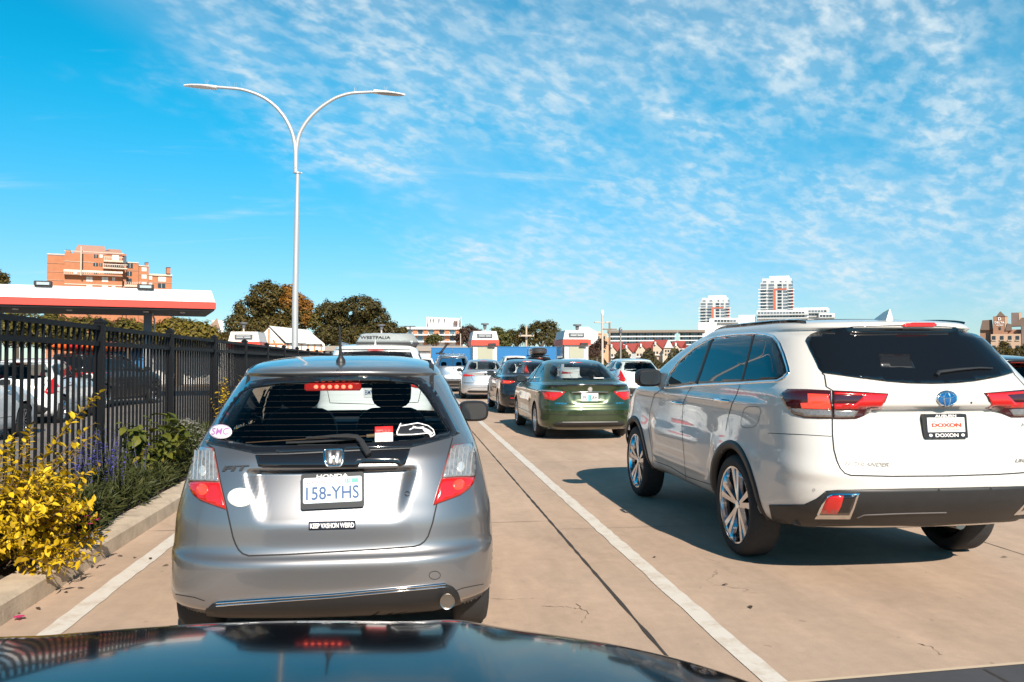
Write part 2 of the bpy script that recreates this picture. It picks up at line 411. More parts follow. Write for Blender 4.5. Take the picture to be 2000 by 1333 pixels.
def patch(name, mp, poly, m, parent, step, off=0.004, depth=0.012, holes=(), smooth=True, mirror=False, flat_in=0.0):
    """a skin piece laid on the body inside an outline, with a rim of its own thickness"""
    outl = densify(poly, step); V = [Vector(p) for p in outl]; E = [(i, (i + 1) % len(outl)) for i in range(len(outl))]
    for h in holes:
        hh = densify(h, step); n0 = len(V); V += [Vector(p) for p in hh]; E += [(n0 + i, n0 + (i + 1) % len(hh)) for i in range(len(hh))]
    x0, x1 = min(p[0] for p in outl), max(p[0] for p in outl); y0, y1 = min(p[1] for p in outl), max(p[1] for p in outl)
    B = [p for p in V]
    ny = int((y1 - y0) / step) + 1; nx = int((x1 - x0) / step) + 1
    for j in range(ny + 1):
        for i in range(nx + 1):
            p = Vector((x0 + (i + 0.5 * (j % 2)) * step, y0 + j * step))
            if inside(outl, *p) and not any(inside(h, *p) for h in holes) and min((p - b).length_squared for b in B) > (0.5 * step) ** 2: V.append(p)
    vo, eo, fo, *_ = delaunay_2d_cdt(V, E, [], 0, 1e-7)
    keep = []
    for f in fo:
        c = sum((Vector(vo[i]) for i in f), Vector((0, 0))) / len(f)
        if inside(outl, *c) and not any(inside(h, *c) for h in holes): keep.append(list(f))
    P = []; Nn = []; last = None; gx = sum(p[0] for p in outl) / len(outl); gy = sum(p[1] for p in outl) / len(outl)
    for p in vo:
        h = mp(p[0], p[1]); q = 0
        while h is None and q < 40: q += 1; h = mp(p[0] + (gx - p[0]) * q / 40, p[1] + (gy - p[1]) * q / 40)
        last = h; P.append(h[0] + h[1] * off); Nn.append(h[1])
    # outward orientation
    if keep:
        a, b, c = (P[i] for i in keep[len(keep) // 2]); s = (b - a).cross(c - a).dot(Nn[keep[len(keep) // 2][0]])
        if s < 0: keep = [f[::-1] for f in keep]
    cnt = {}
    for f in keep:
        for i in range(len(f)): e = (f[i], f[(i + 1) % len(f)]); cnt[e] = 1
    rim = [e for e in cnt if (e[1], e[0]) not in cnt]
    idx = {}; nfaces = len(keep)
    for a, b in rim:
        for q in (a, b):
            if q not in idx: idx[q] = len(P); P.append(P[q] - Nn[q] * depth)
    faces = keep + [(b, a, idx[a], idx[b]) for a, b in rim]
    if mirror: P = [Vector((-p.x, p.y, p.z)) for p in P]; faces = [tuple(f[::-1]) for f in faces]
    o = mesh(name, P, faces, m, parent)
    if smooth: o.data.polygons.foreach_set('use_smooth', [i < nfaces for i in range(len(faces))])
    return o
def strip(name, mp, line, m, parent, step, w=0.006, off=0.0015, thick=0.0, closed=False, mirror=False):
    """a narrow band following a line on the body (gaps between panels, trim)"""
    pts = densify(line, step, closed); H = [h for h in (mp(*p) for p in pts) if h]
    vs = []; fs = []; n = len(H)
    for i in range(n):
        a = H[(i - 1) % n if closed else max(i - 1, 0)][0]; b = H[(i + 1) % n if closed else min(i + 1, n - 1)][0]
        t = (b - a).normalized(); sd = t.cross(H[i][1]).normalized() * w / 2; p, nn = H[i]
        if thick: vs += [p - sd - nn * 0.004, p - sd * 0.7 + nn * (off + thick), p + sd * 0.7 + nn * (off + thick), p + sd - nn * 0.004]
        else: vs += [p - sd + nn * off, p + sd + nn * off]
    k = 4 if thick else 2
    for i in range(n if closed else n - 1):
        j = (i + 1) % n
        for q in range(k - 1): fs.append((i * k + q, j * k + q, j * k + q + 1, i * k + q + 1))
    if mirror: vs = [Vector((-p.x, p.y, p.z)) for p in vs]
    o = mesh(name, vs, fs, m, parent, True); return o
def text_on(name, mp, s, cx, cy, w, h, m, parent, off=0.006, flip=1, ang=0.0, **k):
    vs, fs = fit_text(s, w, h, **k); P = []; ca, sa = math.cos(ang), math.sin(ang)
    last = mp(cx, cy) or (Vector((0, 0, 0)), Vector((0, -1, 0)))
    for x, y in vs:
        q = mp(cx + x * ca - y * sa, cy + flip * (x * sa + y * ca)); q = q or last; last = q
        P.append(q[0] + q[1] * off)
    return mesh(name, P, fs, m, parent)
def ell(cx, cy, rx, ry, n=28): return [(cx + rx * math.cos(2 * math.pi * i / n), cy + ry * math.sin(2 * math.pi * i / n)) for i in range(n)]

# ------------------------------------------------------------------ wheels, mirrors, plates
_wheel_cache = {}
def wheel(parent, x, y, r, wd, side, style='five', rimm=None, rr=0.66, hd=False):
    """side -1 left / +1 right; built about its own centre"""
    e = bpy.data.objects.new('wheel', None); COL.objects.link(e); e.parent = parent; e.location = (x, y, r); e.empty_display_size = 0.1
    if side < 0: e.rotation_euler = (0, 0, math.pi)
    key = (round(r, 3), round(wd, 3), style, rimm.name if rimm else '', rr)
    if key in _wheel_cache:
        for me, nm in _wheel_cache[key]: o = bpy.data.objects.new(nm, me); COL.objects.link(o); o.parent = e
        return e
    n = 56 if hd else 32; ro = r; ri = r * rr; h = wd / 2
    t = MB(); pr = [(ri - 0.004, -h * 0.8), (ri + 0.01, -h * 0.95), (ri + (ro - ri) * 0.5, -h), (ro - 0.022, -h * 0.93), (ro - 0.004, -h * 0.7), (ro, -h * 0.35), (ro, h * 0.35), (ro - 0.004, h * 0.7), (ro - 0.022, h * 0.93), (ri + (ro - ri) * 0.5, h), (ri + 0.01, h * 0.95), (ri - 0.004, h * 0.8)]
    t.lathe(pr + pr[:1], axis='x', n=n, cap=False)
    a = t.build('tyre', RUBBER, e, True)
    w = MB()
    w.lathe([(ri - 0.002, h * 0.90), (ri, h * 0.93), (ri - 0.012, h * 0.9), (ri - 0.02, h * 0.55), (ri - 0.03, -h * 0.6)], axis='x', n=n, cap=False)
    w.lathe([(0.001, h * 0.72), (0.03, h * 0.72), (0.04, h * 0.62), (0.055, h * 0.35)], axis='x', n=20)
    ns = {'five': 5, 'ten': 10, 'twin': 5}[style]
    for k in range(ns):
        a0 = 2 * math.pi * k / ns + 0.3
        for dv in ((-0.17, 0.17) if style == 'twin' else (0,)):
            def P(rad, off, hx, da): return Vector((hx, rad * math.cos(a0 + da) - off * math.sin(a0 + da), rad * math.sin(a0 + da) + off * math.cos(a0 + da)))
            wi = {'five': 0.024, 'ten': 0.012, 'twin': 0.017}[style]; wo = {'five': 0.040, 'ten': 0.016, 'twin': 0.030}[style]
            b4 = [P(0.03, -wi, h * 0.35, dv * 0.5), P(0.03, wi, h * 0.35, dv * 0.5), P(ri - 0.012, wo, h * 0.5, dv), P(ri - 0.012, -wo, h * 0.5, dv)]
            t4 = [P(0.03, -wi * .7, h * 0.68, dv * 0.5), P(0.03, wi * .7, h * 0.68, dv * 0.5), P(ri - 0.012, wo * .75, h * 0.86, dv), P(ri - 0.012, -wo * .75, h * 0.86, dv)]
            w.hexa(b4, t4)
    b = w.build('rim', rimm or ALLOY, e, True)
    d = MB(); d.lathe([(ri - 0.015, 0.0), (ri - 0.02, -0.01)], axis='x', n=24); d.lathe([(ri * 0.62, 0.03), (ri * 0.62, 0.02)], axis='x', n=24)
    c = d.build('brake_disc', mat('brake_dark', (0.05, 0.05, 0.05), 0.5, 0.6), e, True)
    _wheel_cache[key] = [(a.data, 'tyre'), (b.data, 'rim'), (c.data, 'brake_disc')]
    return e
def under(parent, w, y0, y1, z0, z1, axles, r, track, body=None):
    """dark floor pan and wheel wells"""
    u = MB(); wi = w - 0.30
    def edge(y, z):
        h = body.left(y, max(z, z0 + 0.1)) if body else None
        return min(w - 0.03, max(abs(h[0].x) - 0.025, wi + 0.02)) if h else w - 0.03
    u.box(-wi, wi, y0, y1, z0, z1)
    segs = [y0 + 0.02] + [q for a in axles for q in (a - r - 0.07, a + r + 0.07)] + [y1 - 0.02]
    for i in range(0, len(segs), 2):
        if segs[i + 1] - segs[i] > 0.05:
            q = min(edge(segs[i] + .01, z0 + .02), edge(segs[i + 1] - .01, z0 + .02), w - 0.06) - .02
            if q > wi: u.box(-q, -wi, segs[i], segs[i + 1], z0 + 0.01, z1 - 0.02); u.box(wi, q, segs[i], segs[i + 1], z0 + 0.01, z1 - 0.02)
    for a in axles:
        for sx in (-1, 1):
            n = 14; rr = r + 0.065; vs = []; fs = []
            for k in range(n + 1):
                th = math.pi * (0.0 + 1.0 * k / n); y = a + rr * math.cos(th); z = r + rr * math.sin(th)
                vs += [(sx * edge(y, z), y, z), (sx * wi * 0.95, y, z)]
            for k in range(n): fs.append((2 * k, 2 * k + 1, 2 * k + 3, 2 * k + 2))
            fs.append(tuple(range(1, 2 * n + 2, 2))); u.add(vs, fs)
    return u.build('underbody', BLACK, parent)
def mirror_part(parent, x, y, z, sx, col, s=1.0):
    e = MB(); e.blob((x + sx * 0.13 * s, y, z), 0.115 * s, 0.075 * s, 0.078 * s, 18, 12, 0.62)
    o = e.build('side_mirror', col, parent, True)
    g = MB(); c = (x + sx * 0.13 * s, y - 0.0765 * s, z)
    pts = [(0.092 * s * math.copysign(abs(math.cos(a)) ** .62, math.cos(a)), 0.058 * s * math.copysign(abs(math.sin(a)) ** .62, math.sin(a))) for a in [2 * math.pi * i / 24 for i in range(24)]]
    g.prism(pts, lambda a, b, d: (c[0] + a, c[1] + d, c[2] + b), -0.002, 0.02)
    g.build('mirror_glass', mat('mirror_glass', (0.03, 0.035, 0.04), 0.02, 0.2, spec=0.8), o)
    a = MB(); a.hexa([(x - sx * 0.02, y - 0.02, z - 0.075), (x + sx * 0.08, y - 0.02, z - 0.055), (x + sx * 0.08, y + 0.03, z - 0.055), (x - sx * 0.02, y + 0.05, z - 0.075)],
                     [(x - sx * 0.02, y - 0.02, z - 0.035), (x + sx * 0.08, y - 0.02, z - 0.02), (x + sx * 0.08, y + 0.03, z - 0.02), (x - sx * 0.02, y + 0.05, z - 0.035)])
    a.build('mirror_arm', BLACK, o)
    return o
def seat(parent, x, y, z, w=0.5, hb=0.62, head=True, m=None, lean=0.12):
    s = MB(); s.blob((x, y + lean * 0.5, z + hb / 2), w / 2, 0.09, hb / 2, 16, 10, 0.5)
    s.blob((x, y + 0.28, z + 0.02), w / 2, 0.28, 0.09, 14, 8, 0.5)
    o = s.build('seat', m or INTERIOR, parent, True)
    if head:
        h = MB(); h.blob((x, y - 0.03, z + hb + 0.12), 0.135, 0.055, 0.125, 16, 10, 0.62); h.tube([(x - .06, y, z + hb - .05), (x - .06, y - .02, z + hb + .1)], .008); h.tube([(x + .06, y, z + hb - .05), (x + .06, y - .02, z + hb + .1)], .008)
        h.build('headrest', m or INTERIOR, o, True)
    return o
# ------------------------------------------------------------------ the setting: ground (first simple version)
def sm(a, b, x):
    t = max(0.0, min(1.0, (x - a) / (b - a))); return t * t * (3 - 2 * t)
# ------------------------------------------------------------------ silver hatchback straight ahead
FIT_Y, FIT_X = 3.98, -0.372
def build_hatchback():
    root = thing('hatchback', 'silver hatchback straight ahead with a sticker on its tailgate reading KEEP VASHON WEIRD', 'car', (FIT_X, FIT_Y, 0), 0.0)
    M = Matrix.Translation((FIT_X, FIT_Y, 0))
    silver = paint('silver_paint', (0.24, 0.245, 0.26), 0.78, 0.34, dust=0.13)
    rows = [(.165, .30, 3.7, .775, .50, 3.2), (.20, .19, 3.8, .798, .52, 3.2), (.245, .09, 3.9, .812, .55, 3.2), (.285, .025, 3.9, .82, .56, 3.2), (.36, .005, 3.95, .826, .58, 3.2), (.47, .0, 3.95, .826, .6, 3.2),
            (.505, .008, 3.95, .826, .6, 3.2), (.525, .03, 3.94, .825, .6, 3.2), (.56, .042, 3.93, .824, .6, 3.2), (.66, .05, 3.9, .818, .6, 3.2), (.74, .065, 3.85, .804, .6, 3.2), (.82, .08, 3.7, .788, .6, 3.1), (.90, .10, 3.45, .768, .6, 3.0),
            (.965, .12, 3.15, .752, .6, 2.9), (1.01, .15, 3.0, .738, .6, 2.8), (1.08, .20, 2.85, .706, .6, 2.7), (1.2, .30, 2.6, .652, .6, 2.6), (1.31, .40, 2.35, .597, .6, 2.5),
            (1.355, .435, 2.22, .570, .6, 2.5), (1.378, .405, 2.16, .556, .6, 2.5), (1.395, .42, 2.12, .545, .6, 2.5), (1.425, .56, 2.05, .51, .6, 2.5), (1.452, .80, 1.95, .43, .6, 2.4), (1.47, 1.1, 1.8, .28, .6, 2.4), (1.477, 1.35, 1.55, .0, .6, 2.4)]
    # number-plate recess: a tray that leans back so that its floor faces the sky
    def deform(x, y, z):
        if y < 0.9 and 0.64 < z < 0.93:
            zt, zb = 0.912, 0.672
            k = (z - zb) / (zt - zb); hw = 0.335 + (0.40 - 0.335) * k
            inx = 1 - sm(hw - 0.05, hw + 0.02, abs(x)); inz = sm(zb - 0.02, zb + 0.03, z) * (1 - sm(zt - 0.008, zt + 0.008, z))
            y += (0.004 + 0.056 * max(0.0, min(1.0, k))) * inx * inz
        return (x, y, z)
    b = Body(rows, 0.016, 70, 14, deform=deform, arches=((.66, .29, .325), (3.1, .29, .325)), bulge=0.015, cabin=(1.0, .55))
    P = Pix(b, M)
    # openings
    win = [(488, 747), (520, 742), (551, 739), (600, 736.5), (650, 735), (700, 734.2), (749, 734), (790, 736), (820, 739), (835, 749), (855, 772), (874, 805), (898, 847), (878, 856), (840, 866), (802, 875), (760, 877), (700, 879), (640, 882), (560, 886), (498, 887), (452, 877), (402, 866), (428, 826), (446, 795), (466, 767)]
    clear = rounded([(497, 757), (555, 750), (650, 746.5), (749, 745.5), (812, 750), (832, 772), (868, 830), (880, 846), (800, 862), (650, 870), (505, 873), (440, 862), (418, 853), (446, 805), (478, 765)], 10)
    wc = [P(*p)[0] for p in densify(clear, 6)]; poly = [(p.x, p.z) for p in wc]
    b.holes.append(lambda x, y, z: y < 0.75 and inside(poly, x, z))
    sidew = [(0.62, 1.02), (1.25, 1.0), (2.0, .98), (2.62, .98), (2.25, 1.31), (1.6, 1.365), (.95, 1.355), (.72, 1.25)]
    def side_open(x, y, z): return abs(x) > 0.3 and inside(SW, y, z)
    SW = [(0.92, 1.01), (2.55, .985), (2.12, 1.325), (1.5, 1.35), (.98, 1.33), (.9, 1.2)]
    b.holes.append(side_open)
    b.holes.append(lambda x, y, z: y > 2.0 and 1.03 < z < 1.36 and abs(x) < 0.64 - 0.35 * (z - 1.03) and y > 2.55 - (z - 1.03) * 2.0)
    b.build(silver, root)
    # glass: black band round a clear middle
    patch('window_surround', P, win, GLOSSB, root, 6, 0.007, 0.014, holes=[clear])
    gl = patch('rear_window', P, clear, clear_glass('rear_glass', (0.54, 0.60, 0.60)), root, 7, 0.006, 0.0)
    for k in range(9):
        y = 762 + k * 11.5; x0, x1 = 478 - k * 5.5, 838 + k * 4.6
        strip('heating_wire', P, [(x0, y + 1.5), (650, y), (x1, y - 1.5)], mat('heating_wire', (0.06, 0.05, 0.042), 0.6), gl, 20, 0.0006, 0.0065)
    for fn in (b.left, b.right):
        patch('side_window', fn, [(.66, 1.03), (.92, 1.01), (2.55, .985), (2.12, 1.325), (1.5, 1.35), (.98, 1.34), (.78, 1.25)], TINTED, root, 0.06, 0.003, 0.0)
        strip('pillar', fn, [(1.42, .99), (1.46, 1.36)], GLOSSB, root, 0.05, 0.09, 0.006, 0.004)
    # black garnish under the glass, badge
    patch('garnish', P, [(499, 890), (560, 889), (640, 885), (700, 882), (801, 877.5), (792, 907), (772, 915.5), (650, 920), (524.6, 923.8), (508, 920.5)], GLOSSB, root, 9, 0.006, 0.02)
    bd = patch('badge', P, rounded([(632, 881), (672, 880), (668, 911), (637, 912)], 7), mat('badge_dark', (0.03, 0.03, 0.035), 0.3), root, 5, 0.010, 0.02)
    strip('badge_ring', P, rounded([(632, 881), (672, 880), (668, 911), (637, 912)], 7), CHROME, bd, 3, 0.011, 0.010, 0.006, closed=True)
    hm = [(640.5, 886), (647, 885.5), (648.5, 893), (655.5, 892.8), (657, 885), (664, 885), (661, 907), (655, 907), (654.5, 899), (649, 899), (648.5, 907.5), (643, 907.5)]
    patch('badge_letter', P, hm, mat('badge_satin', (.7, .7, .7), .35, .8), bd, 4, 0.018, 0.012)
    # tail lights
    tl = [(388, 872), (403, 874.5), (417.4, 876), (424, 908), (430.6, 943.6), (437, 970), (442.8, 996.5), (419, 988.5), (392, 978.5), (378, 967), (371.5, 955), (370, 937), (373.5, 915), (379, 893)]
    red = [(371, 943.5), (400, 943), (429.5, 944.5), (436, 970), (441.5, 994.5), (419, 987), (393, 977), (379.5, 966), (373, 955)]
    clr = [(389, 874.5), (403, 876.5), (416, 878), (423, 908), (429, 941.5), (400, 940), (371.5, 940.5), (375, 915), (380.5, 893)]
    bulb = ell(398, 957, 11, 11, 18)
    for mir in (False, True):
        t = patch('tail_light', P, tl, mat('lamp_housing', (0.25, 0.05, 0.05), 0.3), root, 8, 0.004, 0.015, mirror=mir)
        patch('red_lens', P, red, REDLENS, t, 7, 0.009, 0.008, mirror=mir)
        patch('bulb_glow', P, bulb, REDLIT, t, 5, 0.0105, 0.003, mirror=mir)
        patch('clear_lens', P, clr, CLEARLENS, t, 7, 0.009, 0.008, mirror=mir)
        patch('reversing_bulb', P, ell(398, 921, 7, 11, 16), mat('bulb_bright', (0.85, 0.84, 0.8), 0.1, 0.6, coat=1.0), t, 4, 0.0105, 0.003, mirror=mir)
        for k in range(6):
            x = 381 + k * 7; strip('lens_rib', P, [(x + 3, 881 + k * .7), (x - 1 + k * .8, 938)], mat('lens_rib', (0.50, 0.51, 0.52), 0.15, 0.5, coat=1), t, 8, 0.004, 0.010, 0.002, mirror=mir)
    # panel gaps
    gap = [(404, 868), (418, 877), (431, 944), (443.8, 998), (455, 1049), (460, 1063), (466, 1074), (474, 1082), (486, 1086), (560, 1083.5), (650, 1078.5), (740, 1073), (808, 1068), (820, 1064.5), (829, 1058), (836, 1048), (845, 1021), (856, 971)]
    strip('tailgate_gap', P, gap, SEAM, root, 8, 0.007, 0.0015)
    gapr = [(856, 971), (862, 940), (880, 870), (884, 856)]
    strip('tailgate_gap', P, gapr, SEAM, root, 8, 0.006, 0.0015)
    for mir in (False, True): strip('bumper_gap', P, [(343, 1161), (380, 1167), (400, 1174)], SEAM, root, 8, 0.004, 0.0015, mirror=mir)
    # lower black insert, its colour deepened for overhang shade, with bright lines, exhaust
    ins = [(398, 1198), (412, 1183), (430, 1175), (650, 1160), (845, 1142), (874, 1140), (888, 1147), (897, 1158), (905, 1178), (700, 1194)]
    ins2 = [(402, 1190), (414, 1180), (430, 1175.5), (520, 1170), (650, 1161), (760, 1151), (845, 1143), (870, 1141), (884, 1146), (893, 1156), (900, 1176), (880, 1196), (650, 1203), (440, 1203), (405, 1199)]
    patch('bumper_insert', P, ins2, mat('insert_shaded_black', (.008, .008, .009), .6), root, 8, 0.011, 0.025)
    for dy in (0, 5): strip('bumper_trim', P, [(425, 1176 + dy), (520, 1169 + dy), (650, 1160 + dy), (760, 1150 + dy), (845, 1142 + dy), (868, 1140 + dy)], CHROME, root, 8, 0.008, 0.012, 0.004)
    ex = MB(); c = (0.555, 0.05, 0.288)
    ex.lathe([(0.034, -0.02), (0.036, -0.025), (0.031, -0.022), (0.029, 0.05)], (c[0], c[1], c[2]), 'y', 24); ex.tube([(c[0], c[1], c[2]), (c[0], c[1] + 0.5, c[2])], 0.033, 18)
    ex.build('exhaust_pipe', mat('exhaust_metal', (0.35, 0.33, 0.3), 0.3, 1.0), root, True)
    strip('tow_cover', P, ell(849, 1124, 11, 8, 20), SEAM, root, 3, 0.003, 0.0015, closed=True)
    # number plate in its frame
    c = P(651, 957)[0]; s = FPX / (FIT_Y + c.y)
    fw, fh = 117.5 / s, 66 / s
    tilt = Matrix.Translation((c.x, c.y - 0.028, c.z)) @ Euler((R(-13), R(-1.7), 0)).to_matrix().to_4x4()
    def plane(u, v, d): return tilt @ Vector((u, -d, v))
    fr = MB(); fr.prism(rounded([(-fw / 2, -fh / 2), (fw / 2, -fh / 2), (fw / 2, fh / 2), (-fw / 2, fh / 2)], .012), plane, -0.03, 0.008)
    pl = fr.build('licence_plate', mat('plate_frame_black', (0.015, 0.015, 0.016), 0.35), root)
    pw, ph = fw * 0.93, fh * 0.72
    mb = MB(); mb.prism(rounded([(-pw / 2, -ph / 2 + .004), (pw / 2, -ph / 2 + .004), (pw / 2, ph / 2 + .004), (-pw / 2, ph / 2 + .004)], .01), plane, 0.008, 0.0095)
    mb.build('plate_sheet', mat('plate_pale_blue', (0.55, 0.66, 0.72), 0.4), pl)
    def words(nm, txt, u, v, w, h, m, d=0.0105, **k):
        vs, fs = fit_text(txt, w, h, **k); return mesh(nm, [plane(u + x, v + y, d) for x, y in vs], fs, m, pl)
    ink = mat('plate_ink_blue', (0.02, 0.07, 0.20), 0.5); white = mat('letter_white', (0.8, 0.8, 0.8), 0.5); redk = mat('plate_ink_red', (0.55, 0.04, 0.03), 0.5)
    words('plate_number', '158-YHS', 0, -0.010, pw * 0.90, 0.062, ink, bold=0.012)
    words('plate_state', 'WASHINGTON', -pw * 0.17, 0.042, pw * 0.56, 0.015, redk)
    words('frame_word', 'HONDA', 0, fh / 2 - 0.014, fw * 0.5, 0.017, white, bold=0.02)
    for u, w_ in ((0.072, 0.026), (0.106, 0.030)):
        q = MB(); q.prism([(u - w_ / 2, .034), (u + w_ / 2, .034), (u + w_ / 2, .054), (u - w_ / 2, .054)], plane, 0.0095, 0.0103); q.build('plate_tab', mat('plate_tab_green', (0.10, 0.42, 0.30), 0.5), pl)
    words('tab_number', '11', 0.072, 0.044, 0.014, 0.013, white, 0.011)
    for u in (-0.09, 0.09): q = MB(); q.lathe([(0.005, 0), (0.005, 0.003)], plane(u, -fh / 2 + .012, 0.006), 'y', 10); q.build('plate_screw', CHROME, pl)
    # badges and stickers
    text_on('model_badge', P, 'FIT', 461, 915.5, 54, 10.5, mat('badge_dark_grey', (0.04, 0.04, 0.043), 0.4), root, 0.006, -1, ang=0.04, bold=0.03, shear=0.25)
    st = patch('sticker', P, [(603, 1020), (694.5, 1017.5), (694.5, 1033.5), (603, 1036)], mat('sticker_navy', (0.012, 0.02, 0.035), 0.5), root, 8, 0.003, 0.003)
    text_on('sticker_words', P, 'KEEP VASHON WEIRD', 648.8, 1026.8, 86, 9.5, white, st, 0.0042, -1, ang=0.027, bold=0.022)
    so = patch('sticker', P, ell(433, 845.5, 22, 14), mat('sticker_white', (0.78, 0.76, 0.78), 0.5), root, 5, 0.010, 0.002)
    purp = mat('sticker_purple', (0.42, 0.16, 0.42), 0.5)
    text_on('sticker_words', P, 'SMC', 433, 845.5, 34, 13, purp, so, 0.0118, -1, bold=0.01, shear=0.25)
    strip('sticker_border', P, ell(433, 845.5, 20.8, 12.8), purp, so, 3, 0.0018, 0.0118, closed=True)
    patch('sticker', P, ell(470, 972, 25.5, 18.5), mat('sticker_cream', (0.80, 0.80, 0.74), 0.5), root, 5, 0.003, 0.002)
    s2 = patch('sticker', P, [(732, 848), (767, 847), (767, 864.5), (732, 865.5)], WHITE, root, 6, 0.010, 0.002)
    patch('sticker_top', P, [(732, 836), (767, 835), (767, 847), (732, 848)], mat('sticker_red', (0.75, 0.03, 0.03), 0.5), s2, 6, 0.010, 0.002)
    # white bird head decal: outline strokes
    def B(pts): return [(320 + .33 * x, 640 + .33 * y) for x, y in pts]
    dec = white
    d0 = patch('decal', P, B([(1378, 622), (1400, 568), (1430, 580), (1500, 578), (1560, 592), (1590, 615), (1600, 640), (1575, 655), (1568, 640), (1572, 628), (1555, 620), (1535, 632), (1480, 632), (1385, 642)]), mat('decal_dark', (0.02, 0.022, 0.026), 0.3), root, 4, 0.0085, 0.001)
    for ln in ([(1378, 625), (1402, 570), (1395, 590), (1500, 572), (1560, 588), (1590, 612), (1598, 640), (1575, 655), (1570, 640), (1555, 632), (1470, 640), (1380, 642), (1378, 625)], [(1450, 612), (1475, 600), (1540, 604), (1570, 618)], [(1470, 592), (1500, 600), (1535, 596)]):
        strip('decal_line', P, B(ln), dec, d0, 3, 0.0062, 0.0100)
    patch('decal_beak', P, B([(1525, 606), (1565, 612), (1590, 632), (1570, 648), (1568, 630), (1540, 624)]), dec, d0, 3, 0.0100, 0.001)
    strip('key_lock', P, ell(796, 965, 4.2, 4.2, 16), mat('lock_dark', (0.08, 0.08, 0.08), 0.3, 0.8), root, 2, 0.005, 0.002, 0.002, closed=True)
    # wiper
    W = MB(); pp = [(721, 893), (714, 884), (705, 869), (697, 861.5), (680, 860), (640, 861.5), (600, 863)]
    H = [P(*p) for p in densify(pp, 6, False)]; n = len(H)
    W.tube([h[0] + h[1] * (0.03 + 0.012 * math.sin(i / n * 3)) for i, h in enumerate(H)], [0.017 - 0.011 * min(1, i / n * 1.4) for i in range(n)], 8)
    w0 = W.build('wiper_arm', BLACK, root, True)
    W = MB(); H = [P(*p) for p in densify([(560, 868), (610, 866), (660, 863), (702, 860)], 6, False)]; W.tube([h[0] + h[1] * 0.014 for h in H], 0.0065, 6); W.build('wiper_blade', BLACK, w0, True)
    # antenna on the roof
    q = b.top(0.0, 0.62)[0]
    A = MB(); A.lathe([(0.026, -0.004), (0.025, 0.012), (0.018, 0.024), (0.012, 0.034)], q, 'z', 18); A.tube([q + Vector((0, 0, .03)), q + Vector((-0.002, -0.006, .07)), q + Vector((-.006, -0.02, .20))], [0.012, 0.0075, 0.004], 8)
    A.build('antenna', BLACK, root, True)
    A = MB(); h = b.rear(0.0, 1.392); A.blob(h[0], .006, .006, .006); A.build('washer_nozzle', BLACK, root, True)
    for sx in (-1, 1):
        strip('roof_groove', b.top, [(sx * .49, .52), (sx * .50, .9), (sx * .49, 1.7)], SEAM, root, 0.06, 0.03, 0.001)
    # high brake lamp inside the top of the glass
    t = MB()
    H0 = P(655, 755); t.box(H0[0].x - .16, H0[0].x + .13, H0[0].y + .02, H0[0].y + .06, H0[0].z - .024, H0[0].z + .018, 0.008); hb = t.build('brake_light', mat('brake_lamp_case', (0.35, 0.01, 0.01), 0.2, coat=1.0, emit=(1, .05, .03), es=0.35), root)
    for k in range(6):
        t = MB(); t.blob((H0[0].x - .10 + k * .035, H0[0].y + .019, H0[0].z - .003), .011, .004, .010, 10, 6); t.build('led', mat('led_red', (1, .1, .05), .2, emit=(1, .09, .05), es=6.0), hb, True)
    # wheels, mirrors, cabin
    for y in (.66, 3.1):
        for sx in (-1, 1): wheel(root, sx * .70, y, .295, .19, sx, 'five')
    under(root, .84, .45, 3.8, .19, .45, (.66, 3.1), .295, .735, b)
    for sx in (-1, 1): mirror_part(root, sx * .72, 2.28, 1.06, sx, silver if sx < 0 else BLACK)
    for sx in (-.36, .25): seat(root, sx, 1.78, .52, .50, .60)
    for sx in (-.36, .36): seat(root, sx, .95, .52, .56, .42, False)
    t = MB(); t.box(-.70, .70, 2.35, 3.0, .45, .98, .05); t.box(-.16, .16, 1.2, 2.4, .35, .72, .04); t.box(-.62, .62, .6, 3.0, .30, .40); t.build('dashboard', INTERIOR, root)
    t = MB(); t.box(-.56, .56, .30, .85, .62, .86); t.build('parcel_shelf', INTERIOR, root)
    t = MB(); n = 24
    t.tube([(-.36 + .18 * math.cos(2 * math.pi * i / n), 2.25 + .06 * math.sin(2 * math.pi * i / n), .92 + .16 * math.sin(2 * math.pi * i / n)) for i in range(n + 1)], .014, 8); t.build('steering_wheel', INTERIOR, root, True)
    t = MB(); t.box(-.12, .12, 2.13, 2.16, 1.24, 1.30, .01); t.build('rear_view_mirror', INTERIOR, root)
    return root, b, P
HATCH, HATCH_B, HATCH_P = build_hatchback()
def build_rod():
    o = thing('fishing_rod', 'fishing rod with cork grips lying inside the rear window of the silver hatchback', 'fishing rod', (FIT_X, FIT_Y, 0))
    def pts(L): return [(lambda h: h[0] - h[1] * 0.012)(HATCH_P(*p)) for p in densify(L, 10, False)]
    A = MB(); A.tube(pts([(478, 862.5), (617, 854.5), (726, 849), (800, 845)]), 0.0028, 6); A.build('blank', mat('rod_brown', (.22, .12, .07), .3), o, True)
    for L in ([(716, 850), (738, 848)], [(777, 846), (802, 844.5)]): A = MB(); A.tube(pts(L), 0.009, 8); A.build('cork_grip', mat('cork', (.42, .26, .14), .7), o, True)
build_rod()
